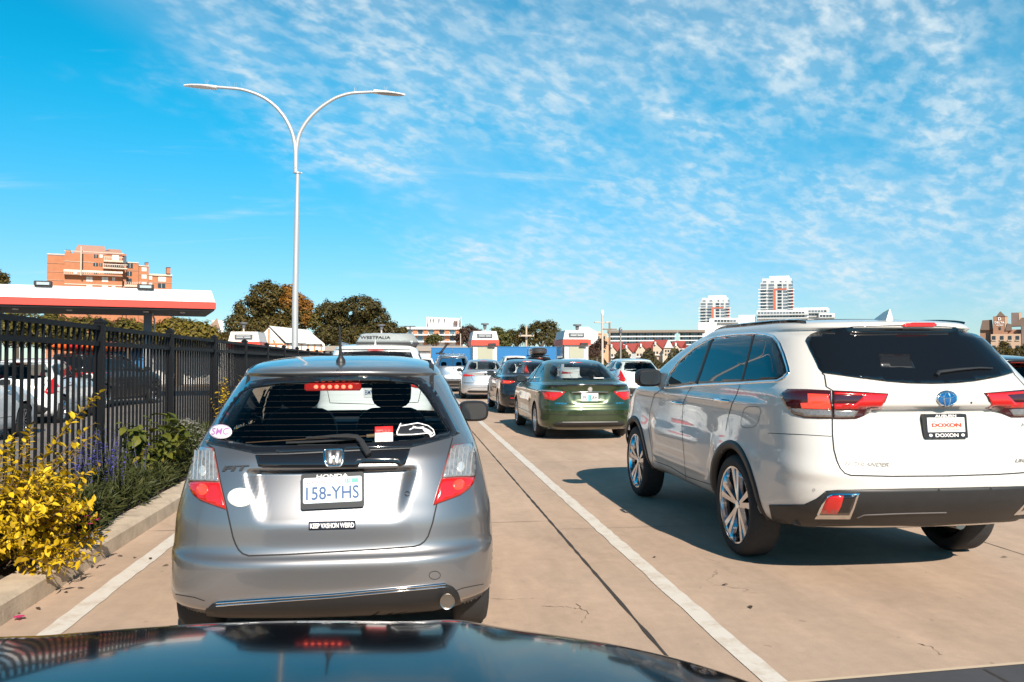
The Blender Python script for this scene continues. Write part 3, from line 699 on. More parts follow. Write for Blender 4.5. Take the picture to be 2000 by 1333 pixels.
# ------------------------------------------------------------------ white SUV in the next lane
SUV_Y, SUV_X = 4.80, 3.315
def build_suv():
    root = thing('suv', 'large white SUV in the next lane with dark windows and a DOXON plate frame', 'car', (SUV_X, SUV_Y, 0))
    M = Matrix.Translation((SUV_X, SUV_Y, 0))
    white = paint('pearl_white_paint', (0.58, 0.56, 0.53), 0.0, 0.32, dust=0.03)
    rows = [(.33, .40, 4.4, .80, .55, 3.4), (.37, .22, 4.55, .86, .55, 3.4), (.43, .14, 4.65, .895, .6, 3.4), (.50, .055, 4.70, .912, .62, 3.4), (.58, .012, 4.74, .92, .62, 3.4), (.66, .0, 4.75, .925, .62, 3.4),
            (.735, .008, 4.75, .925, .62, 3.9), (.757, .02, 4.75, .925, .62, 4.0), (.80, .045, 4.74, .922, .62, 4.2), (.88, .06, 4.72, .915, .62, 4.2), (1.0, .085, 4.66, .915, .62, 4.2), (1.10, .105, 4.5, .917, .62, 4.2), (1.135, .108, 4.38, .917, .62, 4.2),
            (1.16, .085, 4.28, .914, .62, 4.2), (1.20, .085, 4.05, .91, .62, 4.2), (1.245, .10, 3.82, .902, .62, 4.2), (1.28, .125, 3.66, .89, .62, 3.9), (1.38, .215, 3.42, .852, .62, 3.9), (1.50, .325, 3.12, .80, .62, 3.9), (1.60, .415, 2.82, .748, .62, 3.9), (1.645, .45, 2.68, .71, .62, 2.8),
            (1.665, .405, 2.58, .70, .62, 2.8), (1.69, .41, 2.50, .685, .62, 2.7), (1.715, .52, 2.40, .64, .62, 2.6), (1.735, .80, 2.25, .54, .62, 2.4), (1.748, 1.15, 2.05, .36, .62, 2.4), (1.752, 1.5, 1.7, 0., .62, 2.4)]
    AX = ((1.13, .372, .425), (3.82, .372, .425))
    def deform(x, y, z):
        s = abs(x)
        # flared arches, hollow along the doors, shoulder line
        if s > 0.55:
            k = 0.0
            for ay, az, ar in AX:
                r = math.hypot(y - ay, z - az); k += 0.022 * math.exp(-((r - ar) / 0.16) ** 2) * (1 - sm(.95, 1.15, z))
            k -= 0.030 * math.exp(-((z - .74) / 0.16) ** 2) * sm(1.5, 2.0, y) * (1 - sm(3.0, 3.4, y))
            k += 0.012 * math.exp(-((z - 1.13) / 0.035) ** 2) * sm(.5, .9, y) * (1 - sm(3.6, 4.2, y))
            k -= 0.012 * math.exp(-((z - .52) / 0.03) ** 2) * sm(1.6, 1.8, y) * (1 - sm(3.2, 3.4, y))
            x += math.copysign(k, x)
        if y < .8 and s < .62:   # plate bay under a ledge
            hw = .46 - .10 * sm(1.13, .86, z); y += .035 * sm(.86, .98, z) * (1 - sm(1.128, 1.142, z)) * (1 - sm(hw - .06, hw + .03, s))
        return (x, y, z)
    b = Body(rows, 0.018, 64, 18, af=.75, nf=2.6, deform=deform, arches=AX, bulge=0.012, cabin=(1.16, .55))
    P = Pix(b, M)
    b.build(white, root)
    def C(pts): return [(1200 + .39 * x, 600 + .39 * y) for x, y in pts]
    def D(pts): return [(1500 + .39 * x, 600 + .39 * y) for x, y in pts]
    # tailgate window in car measures, symmetric: left edge from the photograph
    left = D([(190, 170), (197, 155), (215, 140), (260, 122), (350, 105), (450, 98), (600, 93), (745, 91)]); low = D([(190, 170), (210, 215), (235, 265), (255, 310), (275, 333), (300, 336), (450, 357), (600, 376), (700, 384), (812, 387)])
    LL = []
    for q in left[::-1] + low[1:]:
        h = P(*q)
        if h: LL.append((min(h[0].x, 0.0), h[0].z))
    LL = [(0.0, LL[0][1])] + [p for p in LL if p[0] < -0.02] + [(0.0, LL[-1][1])]
    RW = LL + [(-x, z) for x, z in LL[-2:0:-1]]
    rw = patch('rear_window', b.rear, RW, DKGLASS, root, .03, 0.007, 0.014)
    hw_ = mat('wiper_grey', (0.02, 0.02, 0.022), 0.4)
    W = MB(); hh = [P(*p) for p in densify(D([(838, 352), (850, 335), (950, 322), (1050, 314), (1115, 316)]), 6, False)]; W.tube([h[0] + h[1] * .018 for h in hh], [.013 - .008 * i / len(hh) for i in range(len(hh))], 8); W.build('wiper_arm', hw_, root, True)
    patch('window_notice', P, D([(545, 238), (705, 240), (735, 310), (560, 305)]), mat('notice_sheet_dim', (0.010, 0.011, 0.013), 0.3), rw, 8, 0.0078, 0.0005)
    # tail lights
    Lb = D([(62, 440), (80, 424), (100, 412), (200, 414), (315, 420), (319, 490), (322, 560), (255, 560), (185, 556), (130, 540), (100, 508), (75, 470)])
    Lg = D([(325, 420), (460, 426), (602, 435), (585, 475), (566, 510), (520, 520), (480, 545), (440, 561), (380, 562), (327, 561)])
    dark = mat('smoked_lens', (0.045, 0.006, 0.008), 0.06, coat=1.0); clr = mat('smoked_clear_lens', (0.20, 0.18, 0.17), 0.12, 0.3, coat=1.0, var=.4, vscale=50)
    for mir in (False, True):
        t = patch('tail_light', P, Lb, dark, root, 8, .006, .02, mirror=mir)
        patch('red_lens', P, D([(200, 436), (300, 440), (316, 508), (170, 504), (165, 482), (202, 480)]), REDLIT, t, 6, .009, .004, mirror=mir)
        patch('clear_lens', P, D([(112, 508), (316, 510), (318, 553), (190, 550), (136, 535)]), clr, t, 6, .009, .004, mirror=mir)
        t = patch('tail_light', P, Lg, dark, root, 8, .006, .02, mirror=mir)
        patch('red_lens', P, D([(330, 428), (450, 432), (594, 439), (580, 474), (562, 506), (330, 510), (330, 484), (435, 484), (480, 446), (330, 440)]), REDLENS, t, 6, .009, .004, mirror=mir)
        patch('clear_lens', P, D([(330, 514), (455, 512), (430, 553), (330, 555)]), clr, t, 6, .009, .004, mirror=mir)
    # ledge gap, tailgate gap, bumper
    gap = D([(270, 333), (283, 342), (292, 400), (322, 418), (324, 500), (322, 562), (323, 640), (330, 715), (345, 770), (362, 808), (385, 833), (415, 843), (620, 848), (915, 846)])
    for mir in (False, True): strip('tailgate_gap', P, gap, SEAM, root, 6, .008, .002, mirror=mir)
    grey = mat('bumper_cladding', (0.018, 0.018, 0.019), 0.5, var=.15, vscale=12)
    def mirx(poly):  # outline in rear view, left half traced -> full
        q = []
        for p in poly:
            h = P(*p)
            if h: q.append((min(h[0].x, 0.0), h[0].z))
        q[0] = (0.0, q[0][1]); q[-1] = (0.0, q[-1][1])
        return q + [(-x, z) for x, z in q[-2:0:-1]]
    clad = mirx(D([(893, 905), (700, 908), (500, 912), (350, 915), (290, 920), (240, 960), (180, 988), (90, 990), (10, 990), (22, 1060), (60, 1108), (240, 1108), (450, 1092), (650, 1092), (893, 1092)]))
    patch('bumper_cladding', b.rear, clad, grey, root, .022, .006, .02)
    for mir in (False, True): patch('bumper_cladding', P, D([(8, 990), (90, 990), (180, 988), (240, 960), (292, 921), (270, 980), (250, 1060), (240, 1110), (60, 1118), (22, 1060)]), grey, root, 6, .007, .02, mirror=mir)
    strip('bumper_rib', P, D([(445, 1052), (480, 1038), (700, 1030), (890, 1026)]), mat('rib_grey', (0.12, 0.11, 0.11), .4), root, 8, .012, .006, .004)
    refl = D([(290, 950), (320, 930), (456, 930), (432, 1000), (410, 1055), (235, 1055), (262, 1000)])
    for mir in (False, True):
        t = patch('reflector', P, refl, CHROME, root, 8, .012, .012, mirror=mir)
        patch('reflector_bezel', P, D([(300, 952), (325, 938), (443, 938), (422, 1000), (405, 1035), (258, 1035), (275, 1000)]), GLOSSB, t, 8, .0135, .002, mirror=mir)
        patch('reflector_lens', P, D([(296, 955), (318, 942), (378, 941), (366, 990), (345, 1030), (264, 1026), (280, 985)]), REDLENS, t, 8, .015, .002, mirror=mir)
    strip('bumper_crease', P, D([(0, 632), (150, 638), (318, 648)]), SEAM, root, 6, .004, .0015)
    strip('parking_sensor', P, D(ell(230, 916, 6, 6, 14)), mat('sensor_ring', (0.3, 0.28, 0.26), .4), root, 2, .003, .002, closed=True)
    patch('brake_light', P, D([(665, 92), (690, 83), (830, 83), (845, 92), (825, 100), (680, 100)]), mat('brake_lamp_dim', (0.35, 0.02, 0.02), .15, coat=1.0, emit=(1, .05, .03), es=.25), root, 6, .008, .02)
    # badge, plate, words
    bd = patch('badge', P, ell(1848, 779, 20.5, 15), CHROME, root, 5, .008, .012)
    patch('badge_field', P, ell(1848, 779, 18.5, 13.2), mat('badge_blue', (0.008, 0.10, 0.30), .1, .3, coat=1.0), bd, 4, .0095, .001)
    for (rx, ry, cy) in ((18.5, 13.4, 779), (6, 12.5, 780), (14, 5.0, 773)): strip('badge_ring', P, ell(1848, cy, rx, ry, 32), CHROME, bd, 3, .0075, .010, .002, closed=True)
    c = P(1841, 832)[0]; s = FPX / (SUV_Y + c.y); fw, fh = 95 / s, 50 / s
    def plane(u, v, d): return Vector((c.x + u, c.y - .03 - d + v * .10, c.z + v))
    t = MB(); t.prism(rounded([(-fw / 2, -fh / 2), (fw / 2, -fh / 2), (fw / 2, fh / 2), (-fw / 2, fh / 2)], .01), plane, -.04, .006); pl = t.build('licence_plate', MATS['plate_frame_black'], root)
    t = MB(); t.prism([(-fw * .44, -fh * .24), (fw * .44, -fh * .24), (fw * .44, fh * .36), (-fw * .44, fh * .36)], plane, .006, .007); t.build('plate_sheet', mat('plate_white', (.62, .64, .66), .4), pl)
    def words(nm, txt, u, v, w, h, m, d=.008, **k):
        vs, fs = fit_text(txt, w, h, **k); return mesh(nm, [plane(u + x, v + y, d) for x, y in vs], fs, m, pl)
    lw = MATS['letter_white']; rd = mat('letter_orange_red', (.75, .07, .02), .5)
    words('frame_word', 'AUBURN', 0, fh * .43, fw * .5, fh * .10, lw, bold=.02); words('frame_word', 'DOXON', .0, -fh * .37, fw * .54, fh * .15, lw, bold=.025)
    words('plate_word', 'WHERE CUSTOMERS ARE FRIENDS', 0, fh * .20, fw * .82, fh * .07, mat('letter_grey', (.22, .22, .24), .5))
    words('plate_word_shadow', 'DOXON', .003, fh * .045, fw * .70, fh * .16, mat('letter_black', (.02, .02, .02), .5), .0076, bold=.045); words('plate_word', 'DOXON', 0, fh * .05, fw * .69, fh * .155, rd, .009, bold=.03)
    t = MB(); t.prism([(-.09, -fh * .09), (.09, -fh * .09), (.09, -fh * .06), (-.09, -fh * .06)], plane, .007, .008); t.build('plate_band', mat('band_orange', (.8, .30, .02), .5), pl)
    t = MB(); t.prism([(-fw * .25, -fh * .17), (fw * .3, -fh * .17), (fw * .3, -fh * .14), (-fw * .25, -fh * .14)], plane, .007, .008); t.build('plate_band', mat('band_red', (.7, .10, .06), .5), pl)
    for u in (-.38, .38): t = MB(); t.prism(ell(u * fw, -fh * .37, .012, .009, 14), plane, .006, .008); t.build('frame_emblem', lw, pl)
    cb = mat('badge_grey_letters', (.22, .21, .20), .5)
    text_on('model_badge', P, 'HIGHLANDER', 1693, 907.5, 86, 8.5, cb, root, .006, -1, ang=-.02, bold=.02, shear=.25)
    text_on('model_badge', P, 'LIMITED', 2004, 900, 44, 7.5, cb, root, .006, -1, bold=.02, shear=.25); text_on('model_badge', P, 'HYBRID', 2012, 830, 36, 6.5, cb, root, .006, -1, bold=.02, shear=.25)
    t = MB(); h = P(1897, 787)[0]; t.blob(h, .007, .007, .007); t.build('rear_camera', BLACK, root, True)
    # shark-fin aerial and roof rails
    hb = b.top(-.02, .62)[0]; A = MB(); vs = []
    A.hexa([hb + Vector((-.028, -.05, -.01)), hb + Vector((.028, -.05, -.01)), hb + Vector((.022, .16, -.01)), hb + Vector((-.022, .16, -.01))], [hb + Vector((-.004, -.055, .072)), hb + Vector((.004, -.055, .072)), hb + Vector((.007, .01, .055)), hb + Vector((-.007, .01, .055))])
    A.build('shark_fin_aerial', white, root, True)
    rl = mat('rail_blue_grey', (.30, .33, .36), .18, .9)
    for sx in (-1, 1):
        patch('roof_rail', b.top, rounded([(sx * .59, .62), (sx * .63, .9), (sx * .63, 1.7), (sx * .60, 2.35), (sx * .57, 2.55), (sx * .54, 2.4), (sx * .555, 1.7), (sx * .555, .9)], .05), GLOSSB, root, .06, .018, .03)
    patch('roof_panel', b.top, rounded([(-.50, .95), (.50, .95), (.46, 2.3), (-.46, 2.3)], .1), GLOSSB, root, .07, .004, .008)
    # side windows: outline traced on the near side, mirrored to the far one
    sw = C([(255, 405), (262, 370), (280, 330), (330, 265), (400, 205), (470, 165), (520, 148), (610, 137), (700, 133), (760, 138), (800, 150), (826, 180), (850, 240), (868, 300), (874, 330), (850, 358), (820, 372), (740, 375), (640, 383), (500, 388), (390, 395), (320, 402)])
    inn = C([(262, 398), (270, 366), (288, 330), (336, 270), (404, 212), (470, 174), (520, 157), (610, 146), (700, 142), (756, 146), (792, 158), (814, 186), (838, 244), (856, 300), (861, 326), (842, 348), (814, 362), (740, 366), (640, 373), (500, 379), (390, 386), (320, 394)])
    p1 = C([(470, 174), (500, 163), (432, 383), (392, 386)]); p2 = C([(690, 142), (706, 142), (650, 372), (634, 373)])
    for mir in (False, True):
        t = patch('side_window', P, inn, DKGLASS, root, 4.5, .005, .008, mirror=mir)
        strip('window_trim', P, sw, CHROME, root, 4, .020, .005, .005, closed=True, mirror=mir)
        strip('pillar', P, C([(486, 170), (462, 240), (435, 320), (412, 383)]), BLACK, t, 4, .085, .008, .002, mirror=mir); strip('pillar', P, C([(698, 146), (670, 260), (642, 370)]), BLACK, t, 4, .035, .008, .002, mirror=mir)
    for mir in (False, True):
        strip('door_gap', P, C([(632, 384), (612, 440), (588, 490), (568, 560), (558, 620)]), SEAM, root, 6, .007, .002, mirror=mir)
        strip('door_gap', P, C([(392, 392), (368, 430), (345, 480), (338, 600), (350, 760), (360, 880)]), SEAM, root, 6, .007, .002, mirror=mir)
        strip('door_gap', P, C([(248, 405), (200, 440), (178, 520), (170, 600), (185, 700), (195, 790)]), SEAM, root, 6, .007, .002, mirror=mir)
        strip('sill_line', P, C([(200, 770), (280, 800), (360, 848), (430, 872), (500, 893)]), SEAM, root, 6, .006, .002, mirror=mir)
    strip('fuel_door', P, rounded(C([(650, 510), (672, 497), (725, 500), (735, 520), (715, 590), (690, 605), (640, 603), (632, 580)]), 6), mat('gap_grey', (.25, .24, .24), .6), root, 3, .005, .002, closed=True)
    for mir in (False, True):
        for (x, y) in ((320, 482), (548, 470)):
            hs = P(1200 + .39 * x, 600 + .39 * y); t = MB(); sx = 1 if mir else -1; q = hs[0]
            cx = abs(q.x) * sx
            t.tube([(cx - sx * .005, q.y - .10, q.z), (cx + sx * .038, q.y - .075, q.z + .004), (cx + sx * .042, q.y, q.z + .006), (cx + sx * .038, q.y + .075, q.z + .004), (cx - sx * .005, q.y + .10, q.z)], [.012, .016, .016, .016, .012], 10)
            t.build('door_handle', CHROME, root, True)
    # arch cladding
    for sx in (-1, 1):
        for ay, az, ar in AX:
            vs = []; fs = []; n = 40; k = 0
            for i in range(n + 1):
                th = math.pi * (-.03 + 1.06 * i / n); row = []
                for rr, o in ((ar - .012, -.03), (ar - .008, .006), (ar + .045, .010), (ar + .055, -.004)):
                    y = ay + rr * math.cos(th); z = max(az + rr * math.sin(th), .345)
                    yy = ay + (ar + .02) * math.cos(th); zz = max(az + (ar + .02) * math.sin(th), .36)
                    h = (b.left if sx < 0 else b.right)(ay + rr * math.cos(th) if rr > ar else yy, max(zz, z))
                    if h is None: continue
                    row.append((h[0].x + sx * o, y, z))
                if len(row) == 4: vs += row; k += 1
            for i in range(k - 1):
                for q in range(3): fs.append((i * 4 + q, i * 4 + q + 1, i * 4 + q + 5, i * 4 + q + 4))
            mesh('arch_cladding', vs, fs, grey, root, True)
    for y in (1.13, 3.82):
        for sx in (-1, 1): wheel(root, sx * .82, y, .372, .225, sx, 'twin', mat('chrome_rim', (.62, .63, .66), .10, 1.0), .76, True)
    under(root, .90, .35, 4.4, .36, .75, (1.13, 3.82), .372, .82, b)
    t = MB(); t.tube([(.30, .30, .36), (.34, .7, .33), (.2, 1.0, .34), (.15, 2.0, .33)], .035, 10); t.build('exhaust_pipe', MATS['exhaust_metal'], root, True)
    t = MB(); t.box(-.5, .5, 1.0, 1.26, .27, .36, .03); t.box(-.06, .06, 1.05, 3.2, .28, .36); t.build('rear_axle', BLACK, root)
    for sx in (-1, 1): mirror_part(root, sx * .86, 3.08, 1.27, sx, BLACK if sx < 0 else white, 1.12)
    return root, b, P
SUV, SUV_B, SUV_P = build_suv()
# ------------------------------------------------------------------ the other cars in the queue
SEDAN = [(.19, .16, 4.4, .79, .55, 3.1), (.25, .05, 4.55, .845, .58, 3.1), (.36, .005, 4.62, .865, .6, 3.1), (.55, .0, 4.62, .868, .62, 3.1), (.62, .03, 4.6, .868, .62, 3.1), (.74, .045, 4.5, .862, .62, 3.0), (.86, .06, 4.25, .85, .62, 2.9), (.95, .045, 3.9, .825, .62, 2.8),
         (.985, .035, 3.75, .805, .62, 2.8), (1.0, .06, 3.62, .79, .62, 2.7), (1.01, .25, 3.52, .775, .5, 2.6), (1.025, .46, 3.42, .755, .45, 2.6), (1.06, .56, 3.32, .735, .42, 2.6), (1.18, .80, 3.05, .675, .42, 2.6), (1.30, 1.06, 2.76, .61, .42, 2.6), (1.375, 1.27, 2.55, .56, .42, 2.6), (1.41, 1.45, 2.42, .50, .42, 2.5), (1.435, 1.68, 2.28, .38, .4, 2.4), (1.447, 1.85, 2.12, .20, .4, 2.4), (1.45, 1.95, 2.0, .0, .4, 2.4)]
HATCHR = [(.18, .16, 3.8, .78, .5, 3.0), (.24, .05, 3.9, .83, .55, 3.0), (.36, .0, 3.96, .852, .6, 3.0), (.52, .0, 3.96, .855, .6, 3.0), (.58, .03, 3.95, .85, .6, 3.0), (.75, .05, 3.85, .84, .6, 2.9), (.9, .09, 3.55, .81, .6, 2.8), (.98, .13, 3.2, .785, .6, 2.7), (1.04, .18, 3.05, .755, .6, 2.6), (1.15, .27, 2.85, .70, .6, 2.5), (1.28, .40, 2.52, .63, .6, 2.5),
          (1.36, .47, 2.3, .58, .6, 2.4), (1.385, .40, 2.2, .56, .6, 2.4), (1.41, .45, 2.1, .53, .6, 2.4), (1.445, .7, 1.95, .44, .6, 2.3), (1.465, 1.0, 1.8, .28, .6, 2.3), (1.475, 1.4, 1.5, .0, .6, 2.3)]
SUVR = [(.28, .2, 4.25, .80, .5, 3.3), (.36, .06, 4.38, .87, .55, 3.3), (.5, .0, 4.45, .895, .58, 3.3), (.64, .0, 4.45, .90, .58, 3.3), (.7, .035, 4.44, .895, .58, 3.2), (.9, .06, 4.3, .885, .58, 3.1), (1.02, .08, 4.0, .865, .58, 3.0), (1.10, .11, 3.6, .845, .58, 3.0), (1.15, .14, 3.42, .825, .58, 2.9), (1.3, .24, 3.1, .765, .58, 2.8), (1.48, .36, 2.75, .69, .58, 2.8),
        (1.535, .39, 2.6, .665, .58, 2.8), (1.555, .33, 2.52, .65, .58, 2.7), (1.585, .36, 2.42, .62, .58, 2.6), (1.62, .6, 2.25, .52, .58, 2.4), (1.64, 1.0, 2.0, .32, .58, 2.4), (1.648, 1.45, 1.6, 0., .58, 2.4)]
KIND = {
    'sedan': dict(rows=SEDAN, ax=(.98, 3.65), r=.315, side=[(1.0, 1.04), (1.25, 1.02), (2.1, 1.0), (3.0, .985), (2.62, 1.22), (2.32, 1.345), (1.9, 1.372), (1.5, 1.345), (1.2, 1.2)], pil=((2.05, 1.0), (2.0, 1.37)),
                  rear=[(-.62, 1.075), (0, 1.065), (.62, 1.075), (.555, 1.24), (.47, 1.355), (0, 1.375), (-.47, 1.355), (-.555, 1.24)], lamp=[(-.855, .80), (-.84, .88), (-.45, .865), (-.50, .80), (-.62, .735), (-.80, .75)], gap=[(-.49, .92), (-.5, .80), (-.42, .66), (0, .64), (.42, .66), (.5, .80), (.49, .92)], plate=(0, .765), ins=[(-.66, .29), (-.6, .25), (.6, .25), (.66, .29), (.6, .335), (-.6, .335)], mir=(.74, 2.92, 1.04)),
    'hatch': dict(rows=HATCHR, ax=(.68, 3.15), r=.31, side=[(.55, 1.12), (.9, 1.04), (1.8, 1.0), (2.75, .985), (2.35, 1.23), (2.05, 1.345), (1.5, 1.375), (.9, 1.355), (.68, 1.28)], pil=((1.62, 1.0), (1.58, 1.38)),
                  rear=[(-.60, 1.06), (-.4, 1.015), (0, 1.0), (.4, 1.015), (.60, 1.06), (.56, 1.2), (.47, 1.335), (0, 1.355), (-.47, 1.335), (-.56, 1.2)], lamp=[(-.81, .76), (-.80, .92), (-.70, 1.10), (-.66, 1.02), (-.62, .88), (-.64, .72)], gap=[(-.62, 1.0), (-.58, .82), (-.60, .62), (-.52, .56), (0, .55), (.52, .56), (.60, .62), (.58, .82), (.62, 1.0)], plate=(0, .70), ins=[(-.7, .36), (-.6, .24), (.6, .24), (.7, .36), (.5, .46), (-.5, .46)], mir=(.72, 2.6, 1.02)),
    'suv': dict(rows=SUVR, ax=(.92, 3.55), r=.345, side=[(.52, 1.16), (.9, 1.12), (2.0, 1.09), (3.1, 1.07), (2.75, 1.33), (2.4, 1.50), (1.6, 1.54), (.9, 1.53), (.66, 1.46)], pil=((1.95, 1.09), (1.9, 1.54)),
                rear=[(-.66, 1.17), (0, 1.13), (.66, 1.17), (.60, 1.36), (.55, 1.50), (0, 1.52), (-.55, 1.50), (-.60, 1.36)], lamp=[(-.865, .92), (-.86, 1.06), (-.60, 1.04), (-.55, .98), (-.62, .90)], gap=[(-.66, 1.08), (-.70, .9), (-.66, .72), (0, .70), (.66, .72), (.70, .9), (.66, 1.08)], plate=(0, .88), ins=[(-.84, .40), (-.7, .32), (.7, .32), (.84, .40), (.8, .56), (-.8, .56)], mir=(.80, 3.0, 1.14)),
}
def queue_car(k, name, label, X, Y, pt, rz=0.0, sc=(1, 1, 1), see=False, step=.05, lamp_m=None, lit=False, detail=True, wheels=True, mirrors=None, deform=None, group='cars waiting in the queue'):
    K = KIND[k]; root = thing(name, label, 'car', (X, Y, 0), R(rz), group)
    root.scale = sc
    r = K['r']; ax = K['ax']
    b = Body(K['rows'], step, 24 if step < .045 else 16, 10, af=.7, nf=2.5, arches=[(a, r, r + .045) for a in ax] if wheels else (), bulge=.014, deform=deform)
    if see:
        rp = [(x * .95, z * .97 + 1.2 * .03) for x, z in K['rear']]; sp = K['side']; cy = sum(p[0] for p in sp) / len(sp); cz = sum(p[1] for p in sp) / len(sp); sp = [(cy + (y - cy) * .95, cz + (z - cz) * .9) for y, z in sp]
        zb, zt = K['side'][3][1] + .05, max(p[1] for p in K['side']) - .02; ym = ax[1] - 1.5
        b.holes.append(lambda x, y, z: y < 1.4 and inside(rp, x, z)); b.holes.append(lambda x, y, z: abs(x) > .4 and inside(sp, y, z))
        b.holes.append(lambda x, y, z: y > ym and zb < z < zt and abs(x) < .62 - .3 * (z - zb))
    b.build(pt, root)
    gm = TINTED if see else DKGLASS
    st = .07
    rw = patch('rear_window', b.rear, K['rear'], gm, root, st, .003, 0.0 if see else .01)
    for fn in (b.left, b.right):
        w = patch('side_window', fn, K['side'], gm, root, .09, .004, 0.0 if see else .01)
        if detail: strip('pillar', fn, K['pil'], GLOSSB, w, .06, .07, .006, .004)
    lm = lamp_m or REDLENS
    for mir in (False, True):
        t = patch('tail_light', b.rear, K['lamp'], lm, root, .06, .006, .02, mirror=mir)
        if lit:
            L = K['lamp']; cx = sum(p[0] for p in L) / len(L); cz = sum(p[1] for p in L) / len(L)
            patch('lit_bulb', b.rear, [(cx + (x - cx) * .55, cz + (z - cz) * .55) for x, z in L], REDLIT, t, .05, .009, .004, mirror=mir)
    strip('brake_light', b.rear, [(-.12, max(p[1] for p in K['rear']) + .012), (.12, max(p[1] for p in K['rear']) + .012)], REDLIT if lit else REDLENS, root, .05, .018, .004, .004)
    strip('tailgate_gap', b.rear, K['gap'], SEAM, root, .04, .010, .0025)
    patch('bumper_insert', b.rear, K['ins'], BLACK, root, .06, .004, .015)
    px, pz = K['plate']; h = b.rear(px, pz); q = MB(); q.box(px - .155, px + .155, h[0].y - .016, h[0].y + .02, pz - .08, pz + .08, .006); q.build('licence_plate', MATS['plate_white'], root)
    if detail:
        h = b.rear(px, pz + .15)
        if h: q = MB(); q.lathe([(.045, -.01), (.04, -.016)], h[0], 'y', 18); q.build('badge', CHROME, root)
        for fn in (b.left, b.right):
            for yy in (K['pil'][0][0] - .1, K['pil'][0][0] + .95):
                h = fn(yy, K['pil'][0][1] - .12)
                if h: q = MB(); sgn = 1 if h[0].x > 0 else -1; q.blob(h[0] + Vector((sgn * .02, 0, 0)), .018, .095, .014, 10, 6); q.build('door_handle', CHROME if pt.name.startswith('silver') else pt, root, True)
            strip('door_gap', fn, [(K['pil'][0][0], K['pil'][0][1] - .02), (K['pil'][0][0] + .02, .6), (K['pil'][0][0] + .03, .30)], SEAM, root, .06, .009, .0025)
            strip('sill_line', fn, [(ax[0] + .42, .42), (ax[1] - .42, .42)], SEAM, root, .1, .008, .0025)
    if wheels:
        for a in ax:
            for sx in (-1, 1): wheel(root, sx * (K['rows'][3][3] - .105), a, r, .20, sx, 'ten' if k == 'sedan' else 'five')
        under(root, K['rows'][3][3], .2, ax[1] + .7, .2, .5, ax, r, .75, b)
    if mirrors is None: mirrors = (pt, pt)
    for sx, mm in zip((-1, 1), mirrors): mirror_part(root, sx * K['mir'][0], K['mir'][1], K['mir'][2], sx, mm, .95)
    if see:
        for sx in (-.36, .36): seat(root, sx, ax[0] + 1.12, .50, .50, .58)
        t = MB(); t.box(-.5, .5, ax[0] - .3, ax[0] + .2, .6, .98 if k != 'suv' else 1.05, .06); t.build('back_seat', INTERIOR, root)
        t = MB(); t.box(-.62, .62, ax[1] - 1.3, ax[1] - .75, .5, .96, .05); t.box(-.6, .6, ax[0] - .3, ax[1] - .7, .3, .38); t.build('dashboard', INTERIOR, root)
    return root, b
def plate_text(root, b, K, txt, m, extra=None):
    px, pz = KIND[K]['plate']; h = b.rear(px, pz); y = h[0].y - .0175
    vs, fs = fit_text(txt, .27, .075, bold=.012); mesh('plate_number', [(px + x, y, pz + v) for x, v in vs], fs, m, root)
    if extra: q = MB(); q.box(px - .03, px + .02, y + .0008, y + .002, pz - .06, pz + .055); q.build('plate_tree', extra, root)
# green sedan
green = paint('dark_green_paint', (.024, .045, .016), .45, .30)
KIND['sedan']['lamp'] = [(-.865, .79), (-.85, .885), (-.66, .89), (-.44, .872), (-.47, .83), (-.56, .76), (-.64, .71), (-.78, .735)]
def green_deform(x, y, z):
    if y < .7 and abs(x) < .36: y += .035 * sm(.66, .72, z) * (1 - sm(.845, .86, z)) * (1 - sm(.25 + .2 * (z - .7), .31 + .2 * (z - .7), abs(x)))
    if abs(x) > .5:
        k = .014 * math.exp(-((z - .86) / .04) ** 2) - .02 * math.exp(-((z - .62) / .12) ** 2) * sm(1.4, 1.7, y) * (1 - sm(2.9, 3.2, y)); x += math.copysign(k, x)
    return (x, y, z)
GREEN, gb = queue_car('sedan', 'sedan', 'dark green sedan in the next lane in front of the white SUV', 'car' and 3.19, 14.45, green, see=True, step=.028, lit=False, mirrors=(BLACK, BLACK), deform=green_deform)
for mir in (False, True): patch('lamp_clear', gb.rear, [(-.85, .875), (-.84, .893), (-.66, .895), (-.47, .878), (-.50, .862), (-.66, .862)], CLEARLENS, GREEN, .04, .010, .008, mirror=mir)
strip('chrome_bar', gb.rear, [(-.33, .862), (0, .868), (.33, .862)], CHROME, GREEN, .04, .014, .006, .006)
strip('lip_spoiler', gb.rear, [(-.70, .968), (-.4, .985), (0, .99), (.4, .985), (.70, .968)], GLOSSB, GREEN, .05, .026, .008, .012)
strip('bumper_line', gb.rear, [(-.74, .47), (-.4, .46), (.4, .46), (.74, .47)], SEAM, GREEN, .05, .012, .003)
plate_text(GREEN, gb, 'sedan', '393  GRH', mat('plate_ink_dark', (.03, .03, .05), .5), mat('tree_cyan', (.08, .45, .50), .5))
text_on('model_badge', gb.rear, 'COROLLA', -.52, .665, .20, .026, CHROME, GREEN, .006, 1, bold=.02)
text_on('model_badge', gb.rear, 'LE ECO', .56, .665, .16, .026, CHROME, GREEN, .006, 1, bold=.02)
patch('window_sheet', gb.rear, [(.20, 1.09), (.40, 1.09), (.40, 1.105), (.20, 1.105)], WHITE, GREEN, .05, .006, .001)
strip('exhaust_trim', gb.rear, [(-.5, .33), (.5, .33)], mat('bumper_grey', (.10, .10, .10), .4), GREEN, .05, .03, .006, .005)
